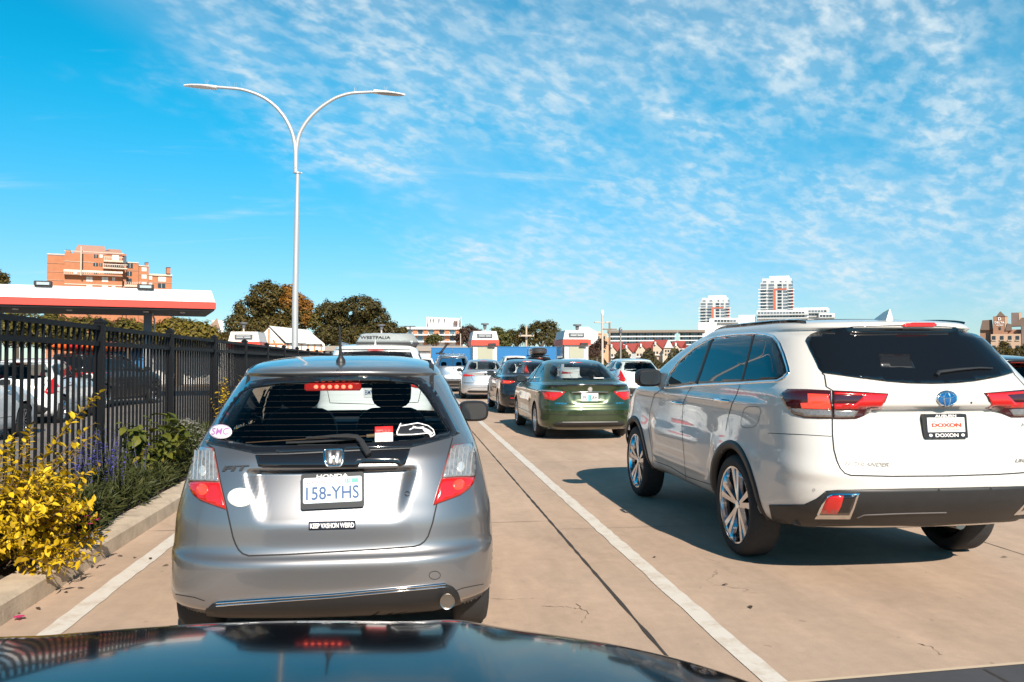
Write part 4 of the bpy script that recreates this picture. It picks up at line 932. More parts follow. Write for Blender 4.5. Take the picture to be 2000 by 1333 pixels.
# black sedan ahead of it
blackp = paint('black_paint', (.007, .008, .010), .2, .25)
KIND['sedan']['lamp'] = [(-.86, .80), (-.85, .90), (-.55, .885), (-.48, .86), (-.62, .80)]
DARKS, db = queue_car('sedan', 'sedan', 'black sedan with lit tail lights between the green sedan and the silver sedan', 3.24, 21.5, blackp, see=True, step=.035, lit=True)
for sx in (-.5, .5): strip('reflector', db.rear, [(sx - .12, .43), (sx + .12, .43)], REDLENS, DARKS, .05, .03, .006, .004)
# silver sedan
silver2 = paint('silver_pale_paint', (.62, .63, .65), .75, .30)
KIND['sedan']['lamp'] = [(-.86, .82), (-.85, .93), (-.62, .90), (-.36, .86), (-.60, .83)]
SILV, sb = queue_car('sedan', 'sedan', 'pale silver sedan with swept red tail lights left of the black sedan', 2.70, 29.6, silver2, see=True, step=.04, rz=-2)
strip('bumper_line', sb.rear, [(-.78, .60), (-.4, .60), (-.38, .605)], SEAM, SILV, .05, .02, .003); strip('chrome_bar', sb.rear, [(-.6, .40), (-.45, .45), (.45, .45), (.6, .40)], CHROME, SILV, .05, .016, .006, .006)
# silver wagon with roof bars and a folded ski rack
silver3 = paint('silver_grey_paint', (.35, .38, .42), .8, .3)
KIND['suv']['lamp'] = [(-.87, .80), (-.86, 1.12), (-.74, 1.12), (-.72, .85)]
WAG, wb = queue_car('suv', 'suv', 'silver grey wagon with roof bars just left of the pale silver sedan', 1.92, 36.5, silver3, see=True, step=.05, sc=(.97, 1, 1))
A = MB()
for y in (.9, 2.0): A.box(-.56, .56, y - .03, y + .03, 1.66, 1.70, .01)
for sx in (-1, 1): A.box(sx * .56 - .02, sx * .56 + .02, .6, 2.3, 1.62, 1.66, .008)
A.build('roof_bar', mat('rail_silver', (.45, .47, .5), .3, 1.0), WAG)
A = MB(); A.tube([(-.62, .95, 1.68), (-.50, .95, 1.78), (-.30, .8, 2.05), (-.22, .75, 2.14)], [.05, .05, .045, .03], 8); A.tube([(-.56, 1.1, 1.68), (-.42, 1.05, 1.85), (-.20, .95, 2.16)], [.03, .035, .02], 8); A.box(-.75, -.35, .8, 1.2, 1.68, 1.74, .015); o = A.build('ski_carrier', BLACK, None, True)
tag(o, 'black ski carrier with raised arm on the roof of the silver grey wagon', 'roof carrier'); o.location = (1.92, 36.5, 0)
# white SUV ahead of the hatchback with a cargo box
whitep = paint('white_paint', (.78, .80, .80), 0.0, .3, dust=.03)
KIND['suv']['lamp'] = [(-.89, .92), (-.88, 1.06), (-.45, 1.06), (-.42, 1.0), (-.62, .94)]
VAN, vb = queue_car('suv', 'suv', 'white SUV with a roof box seen through and above the silver hatchback', -.56, 13.4, whitep, see=False, step=.04, sc=(1.06, 1.0, 1.045), lit=True)
for sx in (-1, 1): A = MB(); A.box(sx * .56 - .025, sx * .56 + .025, .7, 2.4, 1.625, 1.665, .01); A.build('roof_rail', MATS['rail_silver'], VAN)
A = MB(); A.hexa([(-.012, .42, 1.60), (.012, .42, 1.60), (.02, .66, 1.62), (-.02, .66, 1.62)], [(-.003, .44, 1.69), (.003, .44, 1.69), (.006, .58, 1.64), (-.006, .58, 1.64)]); A.build('shark_fin_aerial', whitep, VAN)
plate_text(VAN, vb, 'suv', 'BMV 4162', MATS['plate_ink_blue'])
bx = thing('cargo_box', 'grey roof box lettered WESTFALIA on top of the white SUV', 'cargo box', (-.37, 14.1, 1.735))
A = MB(); n = 10
sec = [(-.52, 0), (-.50, .06), (-.44, .19), (-.36, .21), (.36, .21), (.44, .19), (.50, .06), (.52, 0), (.46, -.03), (-.46, -.03)]
vs = []; fs = []
for y, s_ in ((0, .93), (.05, 1), (1.2, 1), (1.7, .8), (1.9, .4)): vs += [(x * (s_ * .5 + .5), y + (.05 - z * .25 if y < .1 else 0), z * s_ if z > 0 else z) for x, z in sec]
for k in range(4):
    for i in range(n): fs.append((k * n + i, k * n + (i + 1) % n, k * n + n + (i + 1) % n, k * n + n + i))
fs += [tuple(range(n - 1, -1, -1)), tuple(range(4 * n, 5 * n))]; A.add(vs, fs)
bx.scale = (1, 1, .72); lid = A.build('lid', mat('box_grey', (.36, .40, .41), .35, .3, coat=.4), bx, True)
A = MB(); A.box(-.53, .53, -.0, .04, -.05, .0, .008); A.box(-.50, .50, .0, 1.8, -.09, -.035, .01); A.build('base_tray', BLACK, bx)
vs, fs = fit_text('WESTFALIA', .50, .065, bold=.02); mesh('box_word', [(-.20 + x, .052 - (v + .11) * .26 - .012, v + .11) for x, v in vs], fs, MATS['letter_black'], bx)
# white hatch, and white and black cars beyond
KIND['hatch']['lamp'] = [(-.83, .70), (-.83, .86), (-.73, 1.10), (-.69, 1.06), (-.66, .90), (-.60, .72), (-.66, .66)]
mint = paint('mint_white_paint', (.66, .74, .72), .15, .3)
HW, hwb = queue_car('hatch', 'hatchback', 'pale white hatchback with tall red tail lights behind the white SUV mirror', 8.12, 28.2, mint, see=True, step=.04, rz=2)
ovl = [(-.62, 1.045), (-.45, 1.0), (0, .985), (.45, 1.0), (.62, 1.045), (.60, 1.17), (.50, 1.325), (.2, 1.35), (-.2, 1.35), (-.50, 1.325), (-.60, 1.17)]
queue_car('hatch', 'hatchback', 'small white hatchback half hidden behind the pale white hatchback', 9.75, 36.0, whitep, step=.06, rz=-4)
queue_car('sedan', 'sedan', 'white sedan whose roof shows just above the green sedan', 6.95, 33.0, whitep, step=.06, sc=(1, 1, 1.035))
BX, bxb = queue_car('hatch', 'hatchback', 'black car under a dark roof box in front of the blue wall', 6.55, 41.0, blackp, step=.06, lit=True, sc=(1.02, 1, 1.1))
A = MB(); A.blob((6.55, 42.3, 1.86), .42, .9, .21, 18, 12, .55); o = A.build('cargo_box', mat('box_black_brown', (.05, .04, .035), .2, .2, coat=.6), None, True); tag(o, 'dark glossy roof box on the black car in front of the blue wall', 'cargo box')
A = MB(); A.box(6.05, 7.05, 41.8, 41.86, 1.61, 1.66); A.box(6.05, 7.05, 42.7, 42.76, 1.61, 1.66); o = A.build('roof_bar', BLACK, None); o.parent = BX; o.matrix_parent_inverse = (Matrix.Translation((6.55, 41.0, 0)) @ Matrix.Diagonal((1.02, 1, 1.1, 1))).inverted()
queue_car('suv', 'suv', 'white car farthest up the queue beside the roof box car', 6.35, 49.0, whitep, step=.07, sc=(1, 1, 1.02))
queue_car('suv', 'suv', 'white car ahead of the silver grey wagon, roof just showing', .6, 45.0, whitep, step=.07, sc=(1, 1, .95))
# dark car at the right edge
navy = paint('navy_paint', (.01, .013, .02), .3, .25)
queue_car('hatch', 'hatchback', 'dark car at the right edge of the photo beyond the white SUV', 7.75, 9.3, navy, see=True, step=.04, rz=0, sc=(1, 1, 1.03))
# cars in the car park behind the fence
queue_car('sedan', 'sedan', 'white sedan behind the fence at the left edge of the photo', -8.0, 12.9, whitep, see=True, step=.05, group='cars parked behind the fence')
queue_car('hatch', 'hatchback', 'white hatchback behind the fence, right of the white sedan', -8.6, 19.3, whitep, see=True, step=.05, rz=5, group='cars parked behind the fence')
KY, kyb = queue_car('suv', 'suv', 'black SUV behind the fence carrying orange kayaks', -10.0, 25.2, blackp, step=.06, rz=-14, group='cars parked behind the fence')
for i, (u, v) in enumerate(((-.5, 0), (-.05, .1), (.45, 0))):
    rz = R(-14); A = MB(); pr = [(0.01, -1.2), (.14, -.95), (.2, -.4), (.21, .3), (.15, .9), (.01, 1.2)]
    A.lathe(pr, (0, 0, 0), 'y', 12); o = A.build('kayak', mat('kayak_orange', (.75, .12, .015), .4) if i != 1 else mat('kayak_red', (.5, .02, .02), .4), None, True)
    o.scale = (1, 1, .75); c = Vector((-10.0, 25.2, 0)) + Matrix.Rotation(rz, 3, 'Z') @ Vector((u, 1.6, 0)); o.location = (c.x, c.y, 1.83); o.rotation_euler = (0, 0, rz)
    tag(o, ['orange kayak nearest the front of the black SUV roof', 'red kayak between two orange kayaks on the black SUV', 'orange kayak on the far side of the black SUV roof'][i], 'kayak', 'kayaks on the black SUV')
# ------------------------------------------------------------------ the black car this photo was taken from: its nose
def build_hood():
    root = thing('car', 'black car nose with glossy hood along the bottom of the photo', 'car', (-.36, 0, 0))
    vs = []; fs = []; nx, ny = 90, 60; W = 1.1; Y1 = 1.96
    def front(x): return Y1 - .32 * abs(x / W) ** 2.3
    def hz(x, t):        # t 0 at the windscreen .. 1 at the nose
        u = abs(x / W)
        z = .995 - .035 * t - .075 * t ** 3
        z -= .062 * u ** 2 + .05 * u ** 7
        z += .016 * math.exp(-((u - .42) / .07) ** 2) * (1 - .4 * t) + .012 * math.exp(-(x / .12) ** 2) * 0
        z -= .13 * max(0, (t - .86) / .14) ** 2.2
        return z
    for j in range(ny + 1):
        t = j / ny
        for i in range(nx + 1):
            x = -W + 2 * W * i / nx; vs.append((x, .35 + (front(x) - .35) * t, hz(x, t)))
    for j in range(ny):
        for i in range(nx): a = j * (nx + 1) + i; fs.append((a, a + 1, a + nx + 2, a + nx + 1))
    hp = paint('hood_black_paint', (.004, .004, .005), .0, .08, dust=.0)
    hb_ = hp.node_tree.nodes['Principled BSDF']; hb_.inputs['Coat Weight'].default_value = .17; hb_.inputs['Specular IOR Level'].default_value = .12
    mesh('hood', vs, fs, hp, root, True)
    # bumper and wings below the hood edge
    vs = []; fs = []; n = 60; prof = [(0.003, -.004), (.03, -.06), (.07, -.20), (.09, -.38), (.07, -.55), (-.02, -.68)]
    for i in range(n + 1):
        x = -W + 2 * W * i / n; u = x / W; zt = hz(x, 1.0); y = front(x)
        nx_ = Vector((u * .5, 1, 0)).normalized()
        for d, dz in prof: vs.append((x + nx_.x * d, y + nx_.y * d - .012, zt + dz))
    k = len(prof)
    for i in range(n):
        for q in range(k - 1): fs.append((i * k + q, i * k + q + 1, i * k + k + q + 1, i * k + k + q))
    mesh('front_bumper', vs, fs, hp, root, True)
    for sx in (-1, 1):
        vs = []; fs = []; n = 24
        for i in range(n + 1):
            y = .30 + (front(W) - .30) * i / n; t = (y - .35) / (front(W) - .35); z = hz(W, max(0, min(1, t))) - .005
            for d, dz in ((0, 0), (.05, -.05), (.075, -.2), (.08, -.38), (.05, -.55)):
                zz = z + dz; r = math.hypot(y - .95, zz - .33)
                vs.append((sx * (W + d), y, zz if r > .36 or abs(y - .95) > .36 else max(zz, .33 + math.sqrt(max(0, .36 ** 2 - (y - .95) ** 2)))))
        for i in range(n):
            for q in range(4): fs.append((i * 5 + q, i * 5 + q + 1, i * 5 + 6 + q, i * 5 + 5 + q))
        mesh('wing', vs, fs, hp, root, True)
        wheel(root, sx * .78, .95, .33, .2, sx, 'five')
        h = MB(); h.blob((sx * .62, front(.62) + .02, .66), .17, .10, .08, 18, 10, .7); h.build('headlight', CLEARLENS, root, True)
    g = MB(); g.box(-.42, .42, Y1 - .02, Y1 + .085, .48, .66, .02); g.build('grille', BLACK, root)
    u = MB(); u.box(-.6, .6, .3, 1.55, .3, .6); u.build('underbody', BLACK, root)
build_hood()
# ------------------------------------------------------------------ ground
def ground_mat(name, col, stain=0.35, joint=None, speck=True, crack=True):
    m = bpy.data.materials.new(name); m.use_nodes = True; nt = m.node_tree; N = nt.nodes; Lk = nt.links; b = N['Principled BSDF']
    tc = N.new('ShaderNodeTexCoord')
    def nz(sc, det, rough, scl=(1, 1, 1), dist=0):
        mp = N.new('ShaderNodeMapping'); mp.inputs['Scale'].default_value = scl; Lk.new(tc.outputs['Object'], mp.inputs[0])
        t = N.new('ShaderNodeTexNoise'); t.inputs['Scale'].default_value = sc; t.inputs['Detail'].default_value = det; t.inputs['Roughness'].default_value = rough; t.inputs['Distortion'].default_value = dist
        Lk.new(mp.outputs[0], t.inputs['Vector']); return t.outputs[0]
    def rmp(x, a, c, lo, hi):
        r = N.new('ShaderNodeMapRange'); r.inputs['From Min'].default_value = a; r.inputs['From Max'].default_value = c; r.inputs['To Min'].default_value = lo; r.inputs['To Max'].default_value = hi
        Lk.new(x, r.inputs['Value']); return r.outputs[0]
    def mul(a, c):
        q = N.new('ShaderNodeMath'); q.operation = 'MULTIPLY'; Lk.new(a, q.inputs[0]); Lk.new(c, q.inputs[1]); return q.outputs[0]
    f = rmp(nz(.35, 5, .6), .3, .7, 1 - stain * .45, 1 + stain * .25)
    f = mul(f, rmp(nz(1.6, 8, .7, (1, .45, 1), .6), .35, .75, 1.06, 1 - stain * .55))
    f = mul(f, rmp(nz(2.2, 5, .65, (1, .06, 1), .2), .35, .7, 1.05, 1 - stain * .35))
    f = mul(f, rmp(nz(.9, 6, .75, (1, .55, 1), 1.0), .60, .72, 1.0, 1 - stain * .6))
    f = mul(f, rmp(nz(9, 6, .7), .3, .75, 1.05, .88))
    f = mul(f, rmp(nz(140, 3, .6), .3, .7, .93, 1.07))
    if speck:
        v = N.new('ShaderNodeTexVoronoi'); v.inputs['Scale'].default_value = 1.3; v.inputs['Randomness'].default_value = 1.0
        mp = N.new('ShaderNodeMapping'); mp.inputs['Scale'].default_value = (1, .8, 1); Lk.new(tc.outputs['Object'], mp.inputs[0])
        wv = N.new('ShaderNodeVectorMath'); wv.operation = 'ADD'; Lk.new(mp.outputs[0], wv.inputs[0])
        t = N.new('ShaderNodeTexNoise'); t.inputs['Scale'].default_value = 14; Lk.new(tc.outputs['Object'], t.inputs['Vector'])
        sv = N.new('ShaderNodeVectorMath'); sv.operation = 'SCALE'; sv.inputs['Scale'].default_value = .10; Lk.new(t.outputs['Color'], sv.inputs[0]); Lk.new(sv.outputs[0], wv.inputs[1])
        Lk.new(wv.outputs[0], v.inputs['Vector'])
        f = mul(f, rmp(v.outputs['Distance'], .014, .026, .55, 1.0))
        v2 = N.new('ShaderNodeTexVoronoi'); v2.inputs['Scale'].default_value = 4.1; Lk.new(wv.outputs[0], v2.inputs['Vector']); f = mul(f, rmp(v2.outputs['Distance'], .03, .06, .72, 1.0))
    if crack:
        v3 = N.new('ShaderNodeTexVoronoi'); v3.feature = 'DISTANCE_TO_EDGE'; v3.inputs['Scale'].default_value = .33
        wv3 = N.new('ShaderNodeVectorMath'); wv3.operation = 'ADD'; Lk.new(tc.outputs['Object'], wv3.inputs[0])
        t3 = N.new('ShaderNodeTexNoise'); t3.inputs['Scale'].default_value = 3.0; t3.inputs['Detail'].default_value = 5; Lk.new(tc.outputs['Object'], t3.inputs['Vector'])
        s3 = N.new('ShaderNodeVectorMath'); s3.operation = 'SCALE'; s3.inputs['Scale'].default_value = .5; Lk.new(t3.outputs['Color'], s3.inputs[0]); Lk.new(s3.outputs[0], wv3.inputs[1]); Lk.new(wv3.outputs[0], v3.inputs['Vector'])
        line = rmp(v3.outputs['Distance'], .0008, .0030, 1.0, 0.0); msk = rmp(nz(.6, 2, .5, (1, 1, 1)), .60, .64, 0, .4)
        cm = mul(line, msk); inv = N.new('ShaderNodeMath'); inv.operation = 'SUBTRACT'; inv.inputs[0].default_value = 1.0; Lk.new(cm, inv.inputs[1]); f = mul(f, inv.outputs[0])
    hue = N.new('ShaderNodeMixRGB'); hue.inputs[1].default_value = (*col, 1); hue.inputs[2].default_value = (col[0] * .92, col[1] * .98, col[2] * 1.08, 1); Lk.new(nz(.8, 5, .6), hue.inputs[0])
    sc = N.new('ShaderNodeVectorMath'); sc.operation = 'SCALE'; Lk.new(hue.outputs[0], sc.inputs[0]); Lk.new(f, sc.inputs['Scale']); Lk.new(sc.outputs[0], b.inputs['Base Color'])
    b.inputs['Roughness'].default_value = .85
    bp = N.new('ShaderNodeBump'); bp.inputs['Strength'].default_value = .25; bp.inputs['Distance'].default_value = .004; Lk.new(nz(90, 4, .7), bp.inputs['Height']); Lk.new(bp.outputs[0], b.inputs['Normal'])
    return m
CONC = ground_mat('lane_concrete', (.47, .335, .237), .3)
def flat(name, x0, x1, y0, y1, z, m): o = mesh(name, [(x0, y0, z), (x1, y0, z), (x1, y1, z), (x0, y1, z)], [(0, 1, 2, 3)], m); return kind(o, 'structure')
flat('ground', -900, 1200, -60, 2500, 0, CONC)
flat('car_park', -70, -3.12, 2, 46, .004, ground_mat('car_park_asphalt', (.19, .165, .145), .5))
# painted lane lines, with worn edges
def paint_line_mat():
    m = bpy.data.materials.new('lane_line_paint'); m.use_nodes = True; nt = m.node_tree; N = nt.nodes; Lk = nt.links; b = N['Principled BSDF']
    tc = N.new('ShaderNodeTexCoord'); t = N.new('ShaderNodeTexNoise'); t.inputs['Scale'].default_value = 6; t.inputs['Detail'].default_value = 8; t.inputs['Roughness'].default_value = .75; Lk.new(tc.outputs['Object'], t.inputs['Vector'])
    r = N.new('ShaderNodeValToRGB'); r.color_ramp.elements[0].position = .30; r.color_ramp.elements[0].color = (.46, .38, .30, 1); r.color_ramp.elements[1].position = .52; r.color_ramp.elements[1].color = (.60, .565, .51, 1); Lk.new(t.outputs[0], r.inputs[0]); Lk.new(r.outputs[0], b.inputs['Base Color']); b.inputs['Roughness'].default_value = .7
    return m
LINE = paint_line_mat()
def lane_line(x, w, y0, y1):
    rnd = random.Random(int(x * 100)); n = int((y1 - y0) / .12); vs = []; fs = []
    for i in range(n + 1):
        y = y0 + (y1 - y0) * i / n; j = .006; vs += [(x - w / 2 + rnd.uniform(-j, j), y, .004), (x + w / 2 + rnd.uniform(-j, j), y, .004)]
        if i: k = 2 * i; fs.append((k - 2, k - 1, k + 1, k))
    return kind(mesh('lane_line', vs, fs, LINE), 'structure')
for x, w in ((-1.88, .12), (1.63, .115), (4.95, .12), (8.3, .12)): lane_line(x, w, .5 if x < 3 else 13, 62)
JM = mat('joint_filler', (.035, .03, .028), .9)
def joint(x0, y0, x1, y1, w):
    d = Vector((x1 - x0, y1 - y0, 0)); L = d.length; d.normalize(); s = Vector((d.y, -d.x, 0)); rnd = random.Random(int(x0 * 77 + y0 * 31)); n = max(2, int(L / .12)); vs = []; fs = []
    for i in range(n + 1):
        p = Vector((x0, y0, .0025)) + d * (L * i / n); a = w / 2 * rnd.uniform(.55, 1.3); vs += [p - s * a, p + s * a]
        if i: k = 2 * i; fs.append((k - 2, k - 1, k + 1, k))
    return kind(mesh('slab_joint', vs, fs, JM), 'structure')
joint(1.25, .5, 1.25, 62, .022); joint(4.52, .5, 4.52, 62, .010); joint(7.8, .5, 7.8, 62, .010)
for y in (7.35, 11.9, 16.5, 21, 25.6, 30, 35): joint(-2.19, y, 1.24, y + .01, .006); joint(1.26, y - .35, 4.51, y - .34, .006); joint(4.53, y, 7.79, y, .006)
CM = mat('crack_dirt', (.14, .11, .085), .9)
def crack(pts, w=.004):
    rnd = random.Random(3); vs = []; fs = []; q = []
    for a, b in zip(pts, pts[1:]):
        n = 7
        for i in range(n): q.append((a[0] + (b[0] - a[0]) * i / n + rnd.uniform(-.012, .012), a[1] + (b[1] - a[1]) * i / n + rnd.uniform(-.012, .012)))
    for i, (x, y) in enumerate(q):
        ww = w * rnd.uniform(.4, 1.2); vs += [(x - ww / 2, y - ww / 3, .003), (x + ww / 2, y + ww / 3, .003)]
        if i: k = 2 * i; fs.append((k - 2, k - 1, k + 1, k))
    kind(mesh('ground_crack', vs, fs, CM), 'structure')
def G(*pts): return [tuple(gnd(*p))[:2] for p in pts]
crack(G((1127, 1180), (1148, 1200), (1132, 1220))); crack(G((1060, 1185), (1100, 1186), (1135, 1190))); crack(G((1795, 1258), (1820, 1265), (1840, 1283))); crack(G((960, 1170), (1000, 1172), (1060, 1168)), .003)
AP = ground_mat('dark_ground', (.055, .055, .06), .3, crack=False)
o = mesh('dark_ground_sheet', [(1.66, -8, .004), (1.66, 3.545, .004), (4.5, 3.76, .004), (14, 4.3, .004), (14, -8, .004)], [(0, 4, 3, 2, 1)], AP); kind(o, 'structure')  # darker sheet over the near right ground
o = mesh('sheet_joint', [(2.665, -8, .006), (2.685, -8, .006), (2.672, 3.6, .006), (2.655, 3.6, .006)], [(0, 1, 2, 3)], JM); kind(o, 'structure')
o = mesh('sheet_edge', [(1.66, 3.545, .006), (4.5, 3.76, .006), (4.5, 3.785, .006), (1.66, 3.57, .006)], [(0, 1, 2, 3)], mat('pale_edge', (.5, .4, .29), .8)); kind(o, 'structure')
# ------------------------------------------------------------------ kerb and planting bed
KB = mat('kerb_concrete', (.46, .38, .29), .85, var=.3, vscale=5, bump=.3, bscale=50)
A = MB(); y = 1.0
while y < 48:
    L = 1.83 if y > 1.1 else 1.2; y1 = min(y + L, 48)
    pr = [(-2.20, 0.0), (-2.21, .105), (-2.235, .13), (-2.42, .135), (-2.44, .12), (-2.44, 0)]
    A.prism(pr, lambda a, b, d: (a, d, b), y + .002, y1 - .002); y = y1
kind(A.build('kerb', KB), 'structure')
SOIL = mat('planting_soil', (.035, .025, .017), .95, var=.4, vscale=12, bump=.6, bscale=25)
rnd = random.Random(5); vs = []; fs = []
for i in range(160):
    for j in range(7): vs.append((-2.44 - .11 * j, 1 + i * .3, .10 + (.03 * rnd.random() if 0 < j < 6 else 0)))
for i in range(159):
    for j in range(6): a = i * 7 + j; fs.append((a, a + 7, a + 8, a + 1))
kind(mesh('planting_bed', vs, fs, SOIL, None, True), 'structure')
# ------------------------------------------------------------------ black metal fence
FM = mat('fence_black', (.006, .007, .009), .55, .0, spec=.12, var=.2, vscale=9)
FX = -3.0; PY0, PS = 8.52, 2.385
def rail_z(y): return 1.755 - .0046 * (y - 8.5)
fence = thing('fence', 'black metal picket fence with two top rails running along the planting bed', 'fence', (FX, 3.7, 0))
def fy(y): return y - 3.7
cnt = 0; rest = MB(); ks = list(range(-2, 12))
for k in ks:
    y = PY0 + k * PS; z = rail_z(y)
    A = MB(); A.box(-.042, .042, fy(y) - .042, fy(y) + .042, 0, z + .05); A.box(-.052, .052, fy(y) - .052, fy(y) + .052, z + .05, z + .068); A.add([(-.045, fy(y) - .045, z + .068), (.045, fy(y) - .045, z + .068), (.045, fy(y) + .045, z + .068), (-.045, fy(y) + .045, z + .068), (0, fy(y), z + .10)], [(0, 1, 4), (1, 2, 4), (2, 3, 4), (3, 0, 4)])
    A.build('post', FM, fence)
    if k == ks[-1]: break
    y1 = y + PS; za, zb = rail_z(y), rail_z(y1)
    for d in (0, -.155, -1.43):
        A = MB(); h = .022
        A.hexa([(-.022, fy(y) + .042, za + d - h), (.022, fy(y) + .042, za + d - h), (.022, fy(y1) - .042, zb + d - h), (-.022, fy(y1) - .042, zb + d - h)], [(-.022, fy(y) + .042, za + d + h), (.022, fy(y) + .042, za + d + h), (.022, fy(y1) - .042, zb + d + h), (-.022, fy(y1) - .042, zb + d + h)])
        A.build('rail', FM, fence)
    n = 19
    for i in range(1, n):
        yy = y + PS * i / n; z = rail_z(yy); A = rest if cnt >= 100 or k < -1 else MB()
        A.box(-.0105, .0105, fy(yy) - .0105, fy(yy) + .0105, .18, z - .02)
        if A is not rest: A.build('picket', FM, fence); cnt += 1
kind(rest.build('picket', FM, fence), 'stuff')
# ------------------------------------------------------------------ double street lamp
LP = mat('lamp_galvanised', (.46, .47, .48), .4, .4)
lx, ly = -3.35, 25.0
lamp = thing('street_lamp', 'tall grey street lamp with two curved arms above the fence', 'street lamp', (lx, ly, 0))
def lz(py): return at(577, py, ly).z
A = MB(); zt = lz(338); A.tube([(0, 0, 0), (0, 0, 3), (.05, 0, zt)], [.095, .09, .062], 20); A.build('pole', LP, lamp, True)
A = MB(); A.lathe([(.075, -.03), (.085, -.02), (.085, .02), (.075, .03)], (.05, 0, zt), 'z', 20)
for a in (-1, 1): A.blob((.05 + .11 * a, 0, zt), .035, .02, .02, 8, 6)
A.build('collar', LP, lamp, True)
def lpt(px, py): p = at(px, py, ly); return (p.x - lx, 0, p.z)
def smooth_path(pts, n=40):
    P = [Vector(p) for p in pts]; out = []
    t = [0]
    for a, b in zip(P, P[1:]): t.append(t[-1] + (b - a).length)
    q = [t[-1] * i / n for i in range(n + 1)]
    cs = [pchip(t, [p[k] for p in P], q) for k in range(3)]
    return list(zip(*cs))
La = smooth_path([lpt(577, 338), lpt(577, 300), lpt(573, 268), lpt(563, 242), lpt(547, 218), lpt(524, 197), lpt(495, 182), lpt(465, 174), lpt(424, 170.5)])
Ra = smooth_path([lpt(578, 338), lpt(578.5, 300), lpt(583, 268), lpt(594, 245), lpt(611, 224), lpt(635, 204), lpt(662, 189), lpt(690, 182), lpt(730, 180)])
for pth in (La, Ra): A = MB(); A.tube(pth, [.062 - .02 * i / 40 for i in range(41)], 14); A.build('arm', LP, lamp, True)
for (a, b, sg) in ((lpt(424, 171), lpt(359, 167), -1), (lpt(730, 180), lpt(791, 186), 1)):
    ax = Vector(b) - Vector(a); L = ax.length; ang = math.atan2(ax.z, ax.x); rot = Euler((0, -ang, 0)).to_matrix(); A = MB(); n = 14; vs = []; fs = []
    for i in range(13):
        s = i / 12; w = .155 * (math.sin(math.pi * min(1, .12 + s * .88)) ** .5 if s < 1 else .15); h = .075 * (1 - .55 * s); c = Vector(a) + ax * s
        for k in range(n): th = 2 * math.pi * k / n; vs.append(c + rot @ Vector((0, w * math.cos(th), h * max(math.sin(th), -.35))))
    for i in range(12):
        for k in range(n): fs.append((i * n + k, i * n + (k + 1) % n, (i + 1) * n + (k + 1) % n, (i + 1) * n + k))
    fs += [tuple(range(n - 1, -1, -1)), tuple(range(12 * n, 13 * n))]; A.add(vs, fs); hd = A.build('lamp_head', mat('lamp_head_white', (.72, .72, .72), .4), lamp, True)
    A = MB(); A.prism(ell(0, 0, L * .40, .105, 20), lambda u, v, d: Vector(a) + ax * .52 + rot @ Vector((u, v, d)), -.036, -.028); A.build('lens', mat('lamp_lens', (.25, .23, .21), .25), hd)
    A = MB(); c = Vector(a) + ax * .35
    for i in range(4): A.tube([c + Vector((i * .02, 0, .05)), c + Vector((i * .035 - .02, 0, .20))], .003, 4)
    A.build('bird_spike', LP, hd)
for pth, i0 in ((La, 37), (Ra, 34)):
    A = MB()
    for i in range(5): c = Vector(pth[i0 - i // 2]) + Vector((.05 * i, 0, .03)); A.tube([c, c + Vector((0, 0, .16))], .003, 4)
    A.build('bird_spike', LP, lamp)
# ------------------------------------------------------------------ canopy of the other lanes
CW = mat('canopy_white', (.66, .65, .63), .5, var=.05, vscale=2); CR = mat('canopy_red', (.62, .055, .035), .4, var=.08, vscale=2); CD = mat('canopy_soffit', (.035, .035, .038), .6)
c0 = at(420, 604, 30.0)
can = thing('canopy', 'long white canopy with a red band behind the fence', 'canopy', (c0.x, c0.y, 0), R(17))
zb, zr, zt = c0.z, at(420, 592, 30.0).z, at(418, 568, 30.0).z
A = MB(); A.hexa([(-18, .0, zr + .02), (0, 0, zr + .02), (0, 4.6, zr + .02), (-18, 4.6, zr + .02)], [(-18, .12, zt), (-.12, .12, zt), (-.12, 4.5, zt), (-18, 4.5, zt)]); A.build('fascia', CW, can)
A = MB(); A.box(-18, .03, -.03, 4.63, zb, zr); A.build('red_band', CR, can)
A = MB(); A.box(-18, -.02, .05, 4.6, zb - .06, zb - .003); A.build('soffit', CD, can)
def can_u(px, v):
    d = ray(px, 702); a = R(17); c, s_ = math.cos(a), math.sin(a); lx_, ly_ = d.x * c + d.y * s_, -d.x * s_ + d.y * c; ox, oy = -(c0.x * c + c0.y * s_), -(-c0.x * s_ + c0.y * c)
    return ox + lx_ * (v - oy) / ly_
for u in (can_u(288, 2.1), can_u(-8, 2.1)):
    A = MB(); A.box(u - .14, u + .14, 2.0, 2.3, 0, zb - .06); cl = A.build('column', mat('column_grey', (.10, .11, .13), .4, .3), can); A = MB(); A.box(u - .145, u - .05, 1.99, 2.31, .4, 2.2); A.build('column_panel', CW, cl)
A = MB(); A.tube([(can_u(301, 2.4), 2.4, 0), (can_u(301, 2.4), 2.4, 2.9), (can_u(296, 2.4), 2.4, zb - .06)], .03, 8); A.build('downpipe', CW, can)
for px in (82, 283):
    u = can_u(px, 0.0); A = MB(); A.box(u - .26, u + .26, -.02, .2, zt - .02, zt + .14, .02); f = A.build('floodlight', BLACK, can); A = MB(); A.box(u - .18, u + .18, -.03, -.015, zt + .01, zt + .10); A.build('floodlight_glass', mat('flood_glass', (.5, .55, .55), .1, .3), f)
for u in (-1.0, -2.2, -4.6, -6.2, -8.3): A = MB(); A.lathe([(.09, -.02), (.09, .03)], (u, 1.4, zb - .08), 'z', 12); A.build('downlight', mat('downlight_white', (.7, .66, .6), .4), can)
